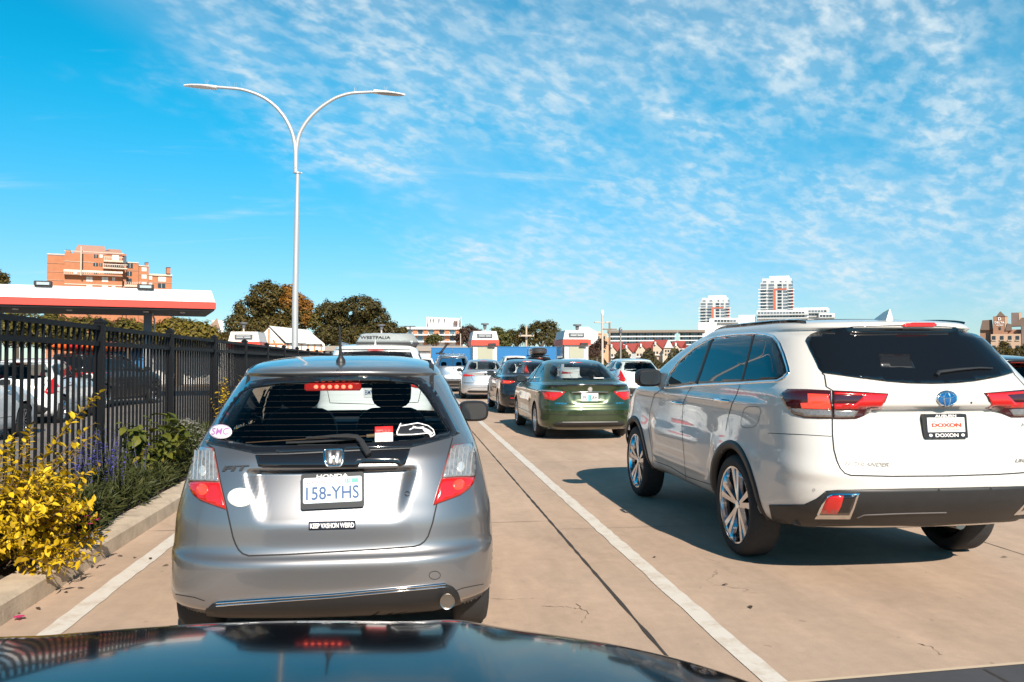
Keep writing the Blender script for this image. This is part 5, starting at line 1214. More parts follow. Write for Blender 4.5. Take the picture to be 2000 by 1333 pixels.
# ------------------------------------------------------------------ buildings
def bmat(n, c, r=.7, v=.08, s=.4): return mat(n, c, r, var=v, vscale=s)
BRICK = bmat('brick_orange', (.36, .135, .06), v=.12, s=.8); CREAM = bmat('cream_band', (.50, .42, .34)); WWH = bmat('white_render', (.62, .63, .63)); GL1 = mat('window_dark', (.03, .04, .05), .08); GL2 = mat('window_blind', (.62, .60, .56), .4); GL3 = mat('window_blue', (.10, .17, .22), .06, .2)
class Fac:
    """a building front standing at one distance; outlines read off the photograph there"""
    def __init__(s, name, label, cat, Y, px, group=None):
        s.Y = Y; p = at(px, 702, Y); a = math.atan2(p.x, Y); s.o = thing(name, label, cat, (p.x, Y, 0), -a, group); s.px = px   # turned to face the car park
        s.p = p; s.t = Vector((math.cos(a), -math.sin(a), 0)); s.n = Vector((math.sin(a), math.cos(a), 0))
    def P(s, px, py):
        d = ray(px, py); q = CAM_O + d * ((s.p - CAM_O).dot(s.n) / d.dot(s.n)); return (q - s.p).dot(s.t), q.z
    def box(s, nm, a, b, c, d, m, y0=0.0, y1=12.0, z0=None, parent=None):
        x0, z1 = s.P(a, b); x1, zb = s.P(c, d); A = MB(); A.box(x0, x1, y0, y1, zb if z0 is None else z0, z1); return A.build(nm, m, parent or s.o)
    def win(s, a, b, c, d, m, y=0.0, nm='window', parent=None, fr=None):
        o = s.box(nm, a, b, c, d, m, y - .12, y + .05, None, parent)
        return o
F = Fac('apartment_block', 'orange brick apartment block with stepped roofs at the far left', 'building', 290, 215)
def cx(x): return x / 4.443
def cy(y): return 440 + y / 4.443
def cbx(nm, a, b, c, d, m, y0=0, y1=14., z0=None): return F.box(nm, cx(a), cy(b), cx(c), cy(d), m, y0, y1, z0)
cbx('wall', 402, 245, 560, 540, BRICK, 4, 20, 0); cbx('wall', 560, 238, 1060, 540, BRICK, 1, 22, 0); cbx('wall', 1060, 240, 1095, 540, BRICK, 3, 22, 0); cbx('wall', 1095, 312, 1205, 540, BRICK, 5, 22, 0); cbx('wall', 1205, 340, 1296, 540, BRICK, 6, 22, 0); cbx('wall', 1296, 415, 1503, 540, BRICK, 7, 22, 0)
ROOFP = bmat('mansard_pink', (.33, .19, .145)); 
for a, t, d_, e, zt_, zb_ in ((632, 668, 905, 925, 148, 232), (905, 930, 1045, 1070, 185, 240)):
    x0, z0 = F.P(cx(a), cy(zb_)); x1, z1 = F.P(cx(t), cy(zt_)); x2, _ = F.P(cx(d_), cy(zt_)); x3, _ = F.P(cx(e), cy(zb_)); A = MB(); A.hexa([(x0, 4, z0), (x3, 4, z0), (x3, 18, z0), (x0, 18, z0)], [(x1, 7, z1), (x2, 7, z1), (x2, 15, z1), (x1, 15, z1)]); A.build('roof', ROOFP, F.o)
for a, b, c, d, y in ((400, 233, 560, 250, 3.7), (558, 223, 1075, 243, .7), (1092, 305, 1207, 320, 4.7), (1203, 333, 1297, 346, 5.7), (1293, 405, 1505, 430, 6.5), (398, 318, 560, 326, 3.8), (558, 312, 820, 320, .8), (398, 393, 560, 401, 3.8), (558, 388, 900, 396, .8), (396, 465, 556, 473, 3.8), (558, 512, 1060, 521, .8), (1296, 482, 1503, 488, 6.8), (1205, 412, 1296, 418, 5.8), (1205, 478, 1296, 484, 5.8), (1097, 380, 1205, 386, 4.8)): cbx('band', a, b, c, d, CREAM, y, y + .5)
RAIL = mat('balcony_rail', (.62, .55, .48), .4)
for a, b, c, d, y in ((900, 305, 1068, 328, -1.5), (893, 368, 1105, 388, -1.5), (553, 428, 1065, 446, -1.2), (1080, 513, 1228, 535, 2.)):
    bl = cbx('balcony', a, b, c, d, CREAM, y, y + 3)
    for k in range(int((c - a) / 16)): F.box('rail', cx(a + 4 + k * 16), cy(b - 22), cx(a + 7 + k * 16), cy(b), RAIL, y, y + .1, None, bl)
    F.box('rail', cx(a), cy(b - 24), cx(c), cy(b - 20), RAIL, y, y + .12, None, bl)
for x, y, w, h, dk, yy in ((833, 268, 34, 32, 1, 1), (877, 267, 26, 28, 0, 1), (1003, 280, 56, 46, 0, 1), (830, 340, 40, 30, 1, 1), (875, 342, 26, 28, 1, 1), (1000, 352, 60, 36, 1, 1), (830, 408, 40, 30, 1, 1), (655, 408, 30, 28, 0, 1), (775, 467, 54, 44, 0, 1), (911, 470, 54, 44, 0, 1), (986, 466, 26, 30, 0, 1), (775, 532, 50, 24, 0, 1), (911, 536, 50, 24, 0, 1), (986, 538, 30, 20, 0, 1), (1132, 342, 48, 42, 1, 5), (1125, 410, 46, 40, 1, 5), (1122, 472, 48, 42, 1, 5), (1256, 370, 42, 36, 0, 6), (1256, 433, 42, 38, 0, 6), (1256, 498, 42, 36, 0, 6), (1313, 441, 32, 36, 0, 7), (1313, 504, 32, 36, 0, 7), (1417, 455, 66, 44, 0, 7), (1412, 513, 64, 42, 1, 7)):
    w_ = F.box('window', cx(x - w / 2), cy(y - h / 2), cx(x + w / 2), cy(y + h / 2), GL1 if dk else GL2, yy - .12, yy + .02); F.box('frame', cx(x - 1.5), cy(y - h / 2), cx(x + 1.5), cy(y + h / 2), CREAM, yy - .2, yy - .13, None, w_)
for a, b, c, d in ((560, 200, 606, 228), (918, 205, 950, 238), (1265, 312, 1294, 334), (1455, 355, 1489, 408)): ch = cbx('chimney', a, b, c, d, BRICK, 6, 10); F.box('chimney_cap', cx(a - 2), cy(b - 5), cx(c + 2), cy(b), mat('cap_dark', (.08, .05, .05), .7), 5.8, 10.2, None, ch)
A = MB(); x, z1 = F.P(cx(706), cy(190)); _, z0 = F.P(cx(706), cy(440)); A.tube([(x, -1.5, z0), (x, -1.5, z1)], .25, 6); A.build('flagpole', CREAM, F.o)
cbx('shaded_recess', 1062, 260, 1098, 330, mat('recess_shade', (.05, .06, .08), .5), 2, 4)  # dark side of the block, its shade put into the wall colour
# gabled hut
def gable_house(name, label, pxl, pxr, pye, pyr, pxg, Y, wm, rm, tm=None, depth=9.0, cat='building'):
    F2 = Fac(name, label, cat, Y, (pxl + pxr) / 2)
    x0, ze = F2.P(pxl, pye); x1, _ = F2.P(pxr, pye); xg, zr = F2.P(pxg, pyr); return F2, x0, x1, ze, xg, zr
F3, x0, x1, ze, xg, zr = gable_house('hut', 'white hut with orange timber gable and grey roof behind the fence', 497, 634, 672, 640, 512, 62, None, None)
gx = F3.P(556, 668)[0]; HW_ = mat('hut_white', (.78, .74, .68), .6); HR = mat('hut_roof', (.40, .43, .44), .55, var=.06, vscale=1.0); HT = mat('hut_timber', (.55, .22, .09), .6)
ga = (x0 - .1); A = MB(); A.prism([(ga, 0), (gx, 0), (gx, ze), ((ga + gx) / 2, zr), (ga, ze)], lambda a, b, d: (a, d, b), 0, .2); A.box(gx, x1, .01, 6, 0, ze); A.box(ga, gx, .2, 6, 0, ze - .01); A.build('wall', HW_, F3.o)
mx = (ga + gx) / 2; xr1 = F3.P(602, 645)[0]
A = MB(); A.add([(mx, -.15, zr + .12), (gx + .1, -.3, ze + .08), (x1, -.3, ze - .0), (xr1, -.1, zr - .15), (mx, 5, zr + .12), (xr1, 5, zr - .15), (mx, 9, ze), (xr1, 9, ze)], [(0, 1, 2, 3), (0, 3, 5, 4), (4, 5, 7, 6)]); A.add([(mx, -.15, zr + .12), (ga - .2, -.15, ze - .1), (ga - .2, 6, ze - .1), (mx, 5, zr + .12)], [(0, 1, 2, 3)]); A.build('roof', HR, F3.o)
A = MB()
for (a, b) in (((ga + .1, ze), (gx - .1, ze)), ((mx, ze), (mx, zr - .1)), ((ga + .3, .6), (mx - .4, ze)), ((gx - .2, ze * .6), (mx + .3, ze + .3)), ((ga, 0), (ga, ze)), ((gx, 0), (gx, ze)), ((ga, ze * .62), (gx, ze * .62))): A.tube([(a[0], -.04, a[1]), (b[0], -.04, b[1])], .06, 4)
for i in range(6): xx = gx + (x1 - gx) * (i + .5) / 6; A.tube([(xx, -.02, 0), (xx, -.02, ze)], .05, 4)
A.tube([(gx, -.03, ze * .8), (x1, -.03, ze * .8)], .05, 4); A.build('timber_frame', HT, F3.o)
# long low shed with a tan roof, and the blue hoarding
SH = thing('shed', 'long low shed with a pale tan roof in front of the trees', 'building', tuple(at(720, 700, 66) * Vector((1, 1, 0))))
sx0 = at(540, 690, 66).x - SH.location.x; sx1 = at(918, 690, 66).x - SH.location.x; zt_ = at(700, 675, 66).z; zm_ = at(700, 686, 66).z
A = MB(); A.box(sx0, sx1, 0, 6, 0, zm_ - .05); A.build('wall', WWH, SH); A = MB(); A.add([(sx0, -.3, zm_), (sx1, -.3, zm_), (sx1, 3, zt_), (sx0, 3, zt_), (sx0, 6.3, zm_), (sx1, 6.3, zm_)], [(0, 1, 2, 3), (3, 2, 5, 4), (0, 3, 4), (1, 5, 2)]); A.build('roof', mat('tan_roof', (.42, .34, .27), .7, var=.08, vscale=1.), SH)
BLUE = mat('hoarding_blue', (.004, .13, .34), .45, var=.06, vscale=1.5)
def hoard(px0, px1, py, Y, label, m=BLUE, name='hoarding', topm=None):
    a, b = at(px0, py, Y), at(px1, py, Y); o = thing(name, label, 'wall', (a.x, Y, 0)); A = MB(); n = max(2, int((b.x - a.x) / 2.4)); w = (b.x - a.x) / n
    for i in range(n): A.box(i * w + .01, (i + 1) * w - .01, 0, .06, .05, a.z)
    A.build('panel', m, o); A = MB()
    for i in range(n + 1): A.box(i * w - .05, i * w + .05, .061, .16, 0, a.z - .1)
    A.build('post', mat('timber_post', (.3, .22, .15), .7), o); A = MB(); A.box(0, n * w, -.02, .08, a.z + .002, a.z + .06); A.build('capping', topm or m, o); return o
hoard(966, 1094, 679, 55, 'bright blue hoarding between the two right hand toll booths')
hoard(842, 925, 681, 58, 'blue hoarding left of the white toll booth with the cream shutter')
hoard(150, 292, 680, 47, 'blue hoarding seen through the fence pickets', topm=CREAM)
hoard(293, 445, 668, 48, 'white boundary wall seen through the far fence pickets', WWH, 'boundary_wall', CREAM)
# toll booths
TW = mat('booth_white', (.60, .59, .57), .5); TG = mat('booth_grey', (.06, .075, .09), .4); TRD = mat('booth_red', (.66, .06, .035), .4); SHUT = mat('shutter_cream', (.33, .34, .26), .5); VENT = mat('vent_grey', (.09, .10, .12), .4)
def booth(px0, px1, pyt, Y, label, shut=True, lean=.0):
    a = at(px0, 702, Y); b = at(px1, 702, Y); w = b.x - a.x; o = thing('toll_booth', label, 'booth', (a.x, Y, 0), 0, 'toll booths ahead of the queue'); z = at(px0, pyt, Y).z; k = w / 1.65
    z1 = z - .58 * k; z2 = z1 - .32 * k
    A = MB(); A.hexa([(-.02, -.02, z1 + .02), (w + .02, -.02, z1 + .02), (w + .02, 2.6, z1 + .02), (-.02, 2.6, z1 + .02)], [(.10, .10, z), (w - .10, .10, z), (w - .10, 2.5, z), (.10, 2.5, z)]); A.build('roof_fascia', TW, o)
    A = MB(); A.box(-.05, w + .05, -.05, 2.65, z2, z1); A.build('red_band', TRD, o)
    A = MB(); A.box(.06, w - .06, .1, 2.5, 0, z2 - .003); A.build('wall', TW, o)
    A = MB(); A.box(.20 * w, .78 * w, -.05, .14, z1 + .16 * k, z1 + .42 * k); v = A.build('vent', VENT, o); A = MB(); A.box(.26 * w, .48 * w, -.07, -.051, z1 + .24 * k, z1 + .29 * k); A.box(.26 * w, .72 * w, -.07, -.051, z1 + .33 * k, z1 + .36 * k); A.box(.52 * w, .72 * w, -.07, -.051, z1 + .24 * k, z1 + .29 * k); A.build('vent_slat', mat('slat_pale', (.5, .52, .53), .4), v)
    A = MB(); A.box(.62 * w, .90 * w, -.2, -.06, z2 - .02, z2 + .13 * k, .01); A.build('floodlight', BLACK, o)
    if shut:
        A = MB(); A.box(.22 * w, .80 * w, .06, .1, z2 - 1.0 * k, z2 - .12 * k); s_ = A.build('shutter', SHUT, o)
        A = MB(); A.box(.22 * w, .80 * w, .05, .1, .9, z2 - 1.02 * k); A.build('window', GL1, o)
    A = MB(); A.box(.03, .058, .45, 2.1, 1.0, z2 - .1); A.build('side_window', GL3, o)
    return o
booth(922, 973, 647, 46, 'white toll booth with red band left of the blue hoarding'); booth(1101, 1152, 645.5, 42, 'white toll booth with red band right of the blue hoarding'); booth(446, 506, 648, 47, 'white toll booth with red band beside the timber gabled hut'); booth(722, 770, 651, 49, 'toll booth mostly hidden behind the roof box of the white SUV')
# hotel with a white crown and brick balconies
F = Fac('hotel', 'brick and white hotel with a flared white crown on its roof', 'building', 210, 845)
def hx(x): return 740 + x / 5
def hy(y): return 580 + y / 5
def hb(nm, a, b, c, d, m, y0=0., y1=12., z0=None, par=None): return F.box(nm, hx(a), hy(b), hx(c), hy(d), m, y0, y1, z0, par)
HB = bmat('hotel_brick', (.40, .16, .08)); hb('wall', 200, 300, 830, 470, WWH, .5, 14, 0); hb('parapet', 200, 296, 830, 320, WWH, -.5, 1)
x0, zb_ = F.P(hx(460), hy(318)); x1, _ = F.P(hx(815), hy(318)); xa, zt_ = F.P(hx(490), hy(196)); xb, zt2 = F.P(hx(790), hy(208)); A = MB(); A.hexa([(x0, 2, zb_), (x1, 2, zb_), (x1, 12, zb_), (x0, 12, zb_)], [(xa, 1, zt_), (xb, 1, zt2), (xb, 11, zt2), (xa, 11, zt_)]); A.build('crown', WWH, F.o)
for xx in (465, 480, 800): hb('fin', xx, 195, xx + 6, 318, WWH, 0, 2)
for xx in (502, 530, 585, 640): hb('slot', xx, 214, xx + 7, 240, VENT, .8, 2.2)
hb('sign_mark', 735, 235, 752, 275, mat('sign_brown', (.12, .07, .06), .6), .6, 2.2); hb('sign_mark', 758, 235, 768, 285, MATS['sign_brown'], .6, 2.2)
for r, (y0_, y1_) in enumerate(((322, 364), (382, 430))):
    for k in range(6):
        xx = 228 + k * 104; hb('brick_panel', xx, y0_, xx + 46, y1_, HB, .1, .55); hb('window', xx + 52, y0_, xx + 96, y1_, GL1 if (k + r) % 2 else GL3, .3, .55)
    hb('balcony', 200, y1_ + 2, 830, y1_ + 16, WWH, -1.2, .5)
for k in range(6): hb('brick_panel', 228 + k * 104, 450, 274 + k * 104, 470, HB, .1, .55)
F = Fac('corner_annex', 'small pink brick building beyond the right hand toll booth', 'building', 190, 1168)
AN = bmat('annex_peach', (.52, .30, .18)); F.box('wall', 1150, 652, 1185, 700, AN, 0, 10, 0); F.box('wall', 1185, 660, 1190, 700, AN, .3, 10, 0); F.box('roof', 1148, 648, 1176, 652, CREAM, -.3, 10)
for r in range(4):
    for k in range(3): F.box('window', 1154 + k * 11, 657 + r * 9, 1160 + k * 11, 662 + r * 9, GL1, -.1, .02)
F = Fac('white_house', 'white house gable behind the right hand toll booth roof', 'building', 170, 1145); A = MB(); a, b, c = F.P(1120, 650), F.P(1140, 639), F.P(1168, 650); A.prism([(a[0], 0), (c[0], 0), (c[0], c[1]), (b[0] + 1, b[1]), (b[0] - 1, b[1]), (a[0], a[1])], lambda u, v, d: (u, d, v), 0, 8); A.build('wall', WWH, F.o)
F = Fac('gable_house', 'house with a brown roof between the canopy and the big tree', 'building', 150, 425); F.box('wall', 415, 626, 436, 660, WWH, 0, 8, 0); a, b = F.P(405, 641), F.P(424, 622); c = F.P(430, 641); A = MB(); A.prism([(a[0], a[1]), (c[0], a[1]), (b[0], b[1])], lambda u, v, d: (u, d, v), -.6, 9); A.build('roof', bmat('house_roof_brown', (.25, .17, .12)), F.o)
# glass terrace buildings over the harbour
def terrace(px0, px1, pyt, label, Y, nfl, px_c):
    F = Fac('terrace_block', label, 'building', Y, (px0 + px1) / 2, 'glass terrace blocks across the harbour'); H_ = 700 - pyt
    F.box('wall', px0 + 2, pyt + 4, px1 - 2, 700, bmat('terrace_grey', (.34, .38, .39)), 1.0, 16, 0); F.box('roof', px0 - 2, pyt, px1 + 3, pyt + 4, bmat('terrace_roof', (.20, .16, .13)), -2.5, 16)
    fh = 8.2
    for f in range(nfl):
        yt = pyt + 5 + f * fh; F.box('balcony', px0, yt + 5.8, px1, yt + 7.6, WWH, -1.2, 1)
        k = 0; x = px0 + 3
        while x < px1 - 4: F.box('window', x, yt, x + 4.0, yt + 5.6, GL3 if k % 3 else GL1, .85, 1.02); k += 1; x += 5.6
    return F
terrace(1188, 1320, 646, 'long glass terrace block above the red roofed houses', 330, 4, 0); terrace(1326, 1374, 645.5, 'shorter terrace block between the long one and the white tower', 335, 4, 0)
# red roofed harbour houses
RR = bmat('roof_red', (.23, .03, .024)); HC = bmat('house_cream', (.46, .38, .30))
for i, (a, b, ye, yr, off) in enumerate(((1184, 1207, 689, 671, 0), (1213, 1236, 689, 673, .5), (1240, 1266, 688, 670, .3), (1266, 1296, 684, 666, 2), (1312, 1330, 681, 668, 1))):
    F = Fac('row_house', ['cream house with red gable roof nearest the lamp posts', 'red gabled house second from the lamp posts', 'red gabled house with white chimney in the middle of the row', 'larger red roofed house left of the turret', 'red roofed house right of the turret'][i], 'house', 260 + off, (a + b) / 2, 'red roofed houses across the harbour')
    (x0, ze), (x1, _), (xm, zr) = F.P(a, ye), F.P(b, ye), F.P((a + b) / 2 - 2, yr); A = MB(); A.prism([(x0 + .3, 0), (x1 - .3, 0), (x1 - .3, ze), (xm, zr - .4), (x0 + .3, ze)], lambda u, v, d: (u, d, v), 0, 9); A.build('wall', HC, F.o)
    A = MB(); A.prism([(x0 - .2, ze - .2), (xm, zr - .3), (x1 + .2, ze - .2), (x1 + .2, ze + .3), (xm, zr + .4), (x0 - .2, ze + .3)], lambda u, v, d: (u, d, v), -.3, 9.5); A.add([(xm, .3, zr + .3), (x1 + 1.6, .3, zr + .3), (x1 + 1.6, 3.0, ze + .3), (x1 + .2, -.2, ze + .2)], [(0, 3, 2, 1)]); A.add([(x0 - 1.2, 4, ze), (x1 + 2.4, 4, ze), (x1 + 1.4, 6, zr), (x0 + .2, 6, zr)], [(0, 1, 2, 3)]); A.build('roof', RR, F.o)
    F.box('chimney', (a + b) / 2 - 2.5, yr + 2, (a + b) / 2 + .5, yr + 8, WWH, .2 - .9, .3)
    for k in range(3):
        F.box('window', a + 4 + k * 6, ye + 3, a + 7.5 + k * 6, ye + 7.5, GL1, -.1, .02); F.box('balcony', a + 2, ye + 9 + k * 0, b - 2, ye + 10.5, WWH, -.8, 0) if k == 0 else None
F = Fac('turret_house', 'cream house with a pale pointed turret between the red roofs', 'house', 258, 1306); F.box('wall', 1296, 679, 1324, 700, HC, 0, 9, 0); a, b, c = F.P(1297, 680), F.P(1306, 664), F.P(1315, 680); A = MB(); A.hexa([(a[0], -.5, a[1]), (c[0], -.5, a[1]), (c[0], 4, a[1]), (a[0], 4, a[1])], [(b[0] - .2, 1.6, b[1]), (b[0] + .2, 1.6, b[1]), (b[0] + .2, 2., b[1]), (b[0] - .2, 2., b[1])]); A.build('turret', bmat('turret_grey', (.42, .46, .44)), F.o)
for r in range(2):
    for k in range(5): F.box('window', 1299 + k * 5, 684 + r * 7, 1302 + k * 5, 688 + r * 7, GL1, -.1, .02)
# white and red towers and their podium
TR = bmat('tower_red', (.42, .11, .06)); TB = mat('tower_blue_grey_glass', (.12, .15, .18), .15)  # one even blue-grey tone for the tower glass
def tower(label, px0, px1, pyt, pyb, Y, red, fh):
    F = Fac('tower', label, 'building', Y, (px0 + px1) / 2, 'white apartment towers with red stripes'); w = px1 - px0
    F.box('wall', px0 + w * .04, pyt + fh * 2.2, px1 - w * .04, 705, bmat('tower_wall', (.44, .46, .47)), 0, 22, 0); F.box('penthouse', px0 + w * .10, pyt + fh * .9, px1 - w * .06, pyt + fh * 2.4, WWH, 1, 20); F.box('roof_block', px0 + w * .30, pyt, px1 - w * .12, pyt + fh, WWH, 3, 16)
    nf = int((pyb - pyt - fh * 2.4) / fh)
    for f in range(-1, nf):
        y = pyt + fh * 2.5 + f * fh
        for k, (u0, u1, m) in enumerate(((.06, .22, TB), (.28, .44, TB), (.54, .66, GL1), (.70, .80, TB), (.86, .98, TB))):
            if f < 0: u0 += .06
            F.box('window', px0 + w * u0, y + fh * .12, px0 + w * u1, y + fh * .76, m, -.15 if f >= 0 else .8, .05 if f >= 0 else 1.05)
        if f >= 1:
            F.box('balcony', px0 - w * .02, y + fh * .74, px0 + w * .24, y + fh * .9, WWH, -1.6, 0); F.box('balcony', px0 + w * .84, y + fh * .74, px1 + w * .02, y + fh * .9, WWH, -1.6, 0); F.box('balcony', px0 + w * .27, y + fh * .76, px0 + w * .42, y + fh * .9, bmat('slab_grey', (.4, .43, .44)), -1.1, 0)
    for a, b in red: F.box('red_stripe', px0 + w * a, pyt + fh * 4, px0 + w * b, pyb, TR, -.35, -.16)
    F.box('red_stripe', px0 + w * red[0][1], pyt + fh * 4, px0 + w * .80, pyt + fh * 4.35, TR, -.35, -.16); return F
tower('taller white tower with red stripes on the right', 1482, 1550, 539, 606, 420, ((.41, .49), (.93, .99)), 6.3); tower('shorter white tower with red stripes on the left', 1365, 1426, 577, 640, 420, ((.40, .48), (.92, .98)), 5.9)
F = Fac('podium_block', 'stepped white terraces at the foot of the towers', 'building', 400, 1500)
for a, b, c, d, y in ((1364, 630, 1400, 705, 0), (1385, 622, 1475, 705, 2), (1442, 615, 1475, 640, 5), (1478, 606, 1580, 705, 4), (1550, 600, 1620, 705, 9), (1578, 602, 1622, 705, 6), (1600, 612, 1632, 705, 3)): F.box('wall', a, b, c, d, WWH, y, y + 16, 0)
for a, c, ys, y in ((1480, 1578, (609, 616), 4), (1580, 1620, (605, 612), 6), (1602, 1630, (615,), 3), (1395, 1440, (625,), 2)):
    for yy in ys:
        x = a
        while x < c - 5: F.box('window', x, yy, x + 5, yy + 3.6, TB if int(x) % 3 else GL1, y - .15, y + .02); x += 6.2
        F.box('balcony', a - 1, yy + 4.6, c + 2, yy + 5.8, bmat('slab_grey', (.4, .43, .44)), y - 1.5, y)
# hotel with a pointed tower at the right edge
F = Fac('brown_hotel', 'brown hotel with a pointed tower lettered DELTA at the right edge', 'building', 260, 1965)
DB = bmat('hotel_brown', (.30, .16, .10)); DT = bmat('hotel_tan_lit', (.50, .34, .24)); DR = bmat('hotel_roof', (.16, .11, .085)); DS = bmat('hotel_shade', (.17, .13, .12))  # sunlit and shaded wall faces told apart by colour
def dx(x): return 1880 + x * .135
def dy(y): return 580 + y * .135
def dbx(nm, a, b, c, d, m, y0=0., y1=10., z0=None): return F.box(nm, dx(a), dy(b), dx(c), dy(d), m, y0, y1, z0)
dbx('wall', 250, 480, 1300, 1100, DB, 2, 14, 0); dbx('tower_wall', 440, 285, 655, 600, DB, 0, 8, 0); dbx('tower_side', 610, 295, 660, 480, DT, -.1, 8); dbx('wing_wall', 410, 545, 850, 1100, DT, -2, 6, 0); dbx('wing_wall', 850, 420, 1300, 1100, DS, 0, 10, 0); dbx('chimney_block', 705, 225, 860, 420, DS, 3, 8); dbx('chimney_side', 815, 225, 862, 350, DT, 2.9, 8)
for pts, y in (([(485, 285), (545, 208), (625, 285)], -.2), ([(250, 480), (285, 340), (425, 330), (440, 480)], 1.0), ([(660, 440), (715, 420), (860, 300), (1300, 300), (1300, 420), (860, 420), (715, 425)], 1.), ([(620, 490), (650, 385), (710, 400), (715, 490)], -.4)): A = MB(); A.prism([F.P(dx(a), dy(b)) for a, b in pts], lambda u, v, d: (u, d, v), y, y + 7); A.build('roof', DR, F.o)
for xx in (455, 570, 685, 795):
    for yy in (597, 735): dbx('window', xx - 25, yy - 28, xx + 25, yy + 28, GL1, -2.15, -1.95); dbx('sill', xx - 32, yy + 30, xx + 32, yy + 42, CREAM, -2.3, -1.98)
dbx('window', 525, 440, 555, 480, GL1, -.12, .02)
for t_, x, y, w, h in (('D', 536, 320, 34, 42), ('DELTA', 536, 372, 110, 30), ('HOTELS', 536, 412, 80, 16)):
    x0, z0 = F.P(dx(x), dy(y)); ww = w * .135 * 260 / 1620 * 1.2; hh = h * .135 * 260 / 1620 * 1.1; vs, fs = fit_text(t_, ww, hh, bold=.02); mesh('sign_letter', [(x0 + a, -.2, z0 + b) for a, b in vs], fs, MATS['letter_white'], F.o)
# ------------------------------------------------------------------ poles and lamps by the booths
WOODP = mat('pole_wood', (.22, .17, .13), .8); PM = mat('pole_pale', (.45, .40, .36), .5)
def pole(name, label, px, pyt, Y, r, m, cross=(), cat='lamp post', head=None, pyb=None):
    p = at(px, pyt, Y); o = thing(name, label, cat, (p.x, Y, 0)); A = MB(); A.tube([(0, 0, 0), (0, 0, p.z)], [r, r * .75], 10); A.build('pole', m, o, True)
    s = Y / 1620
    for (y, a, b, up) in cross:
        z = at(px, y, Y).z; A = MB(); A.tube([(-a * s, 0, z + up * s), (-a * s * .5, 0, z + up * s * .2), (0, 0, z - 1 * s), (b * s * .5, 0, z + up * s * .2), (b * s, 0, z + up * s)], r * .4, 6); A.box(-a * s - .15, -a * s + .35, -.12, .12, z + up * s - .05, z + up * s + .05, .02); A.box(b * s - .35, b * s + .15, -.12, .12, z + up * s - .05, z + up * s + .05, .02); A.build('arm', m, o)
    if head: A = MB(); A.lathe([(.05, 0), (.12, .1), (.15, .35), (.06, .5)], (0, 0, p.z - .1), 'z', 12); A.build('lamp_head', head, o, True)
    return o
pole('lamp_post', 'double armed lamp post right of the toll booth, taller of the pair', 1176.5, 615, 70, .11, PM, ((630, 13, 14, 0),), head=mat('cam_white', (.7, .7, .7), .4)); pole('lamp_post', 'double armed lamp post with brown pole, lower of the pair', 1190.5, 630, 66, .10, WOODP, ((643.5, 10, 11, 0),)); pole('globe_lamp', 'single globe lamp on a grey pole in front of the red roofs', 1212, 650, 64, .08, mat('pole_grey', (.22, .21, .2), .5), (), head=mat('globe_smoke', (.1, .12, .14), .2))
o = pole('utility_pole', 'wooden utility pole in front of the dark trees', 1028, 637, 80, .12, mat('pole_tan', (.42, .34, .26), .7), (), 'utility pole'); A = MB(); z = at(1028, 656, 80).z; A.box(-.75, .75, -.08, .08, z - .08, z + .08); A.build('crossarm', MATS['pole_tan'], o)
for k in (-.6, .6, 0): A = MB(); A.blob((k, -.15, z + .15 - .4 * (k == 0)), .08, .08, .16, 8, 6); A.build('insulator', VENT, o, True)
pole('lamp_post', 'slim T shaped lamp post in front of the brick hotel', 801, 637, 95, .10, mat('pole_dark', (.06, .06, .07), .5), ((638, 8, 8, 0),)); pole('lamp_post', 'thin pale pole beside the dark shrubs near the booth', 899.5, 652, 75, .06, PM)
for i, (px, py, Y, lab) in enumerate(((947, 632, 47.5, 'camera mast above the middle toll booth'), (1127.5, 634, 43.5, 'camera mast above the right hand toll booth'), (476, 630, 48.5, 'camera mast above the toll booth by the hut'), (745, 634, 50.5, 'camera mast above the roof box'))):
    p = at(px, py, Y); o = thing('camera_mast', lab, 'mast', (p.x, Y, 0)); A = MB(); A.tube([(0, 0, 0), (0, 0, p.z - .25)], .05, 8); A.build('pole', PM, o, True); A = MB(); A.lathe([(.06, -.35), (.10, -.2), (.10, -.1), (.22, -.08), (.22, .0)], (0, 0, p.z), 'z', 12); A.build('camera', mat('camera_dark', (.12, .12, .13), .4), o, True)
# ------------------------------------------------------------------ trees and plants
def leaf_mat(name, a, b, c=None, rough=.55, trans=.25):
    m = bpy.data.materials.new(name); m.use_nodes = True; nt = m.node_tree; N = nt.nodes; Lk = nt.links; p = N['Principled BSDF']; g = N.new('ShaderNodeNewGeometry')
    r = N.new('ShaderNodeValToRGB'); r.color_ramp.elements[0].color = (*a, 1); r.color_ramp.elements[1].color = (*b, 1)
    if c: e = r.color_ramp.elements.new(.85); e.color = (*b, 1); r.color_ramp.elements[-1].color = (*c, 1)
    Lk.new(g.outputs['Random Per Island'], r.inputs[0]); Lk.new(r.outputs[0], p.inputs['Base Color']); p.inputs['Roughness'].default_value = rough; p.inputs['Specular IOR Level'].default_value = .3
    tl = N.new('ShaderNodeBsdfTranslucent'); Lk.new(r.outputs[0], tl.inputs[0]); ms = N.new('ShaderNodeMixShader'); ms.inputs[0].default_value = trans; Lk.new(p.outputs[0], ms.inputs[1]); Lk.new(tl.outputs[0], ms.inputs[2]); Lk.new(ms.outputs[0], N['Material Output'].inputs[0]); return m
def rand_dir(r):
    z = r.uniform(-1, 1); a = r.uniform(0, 6.2832); s = math.sqrt(1 - z * z); return Vector((s * math.cos(a), s * math.sin(a), z))
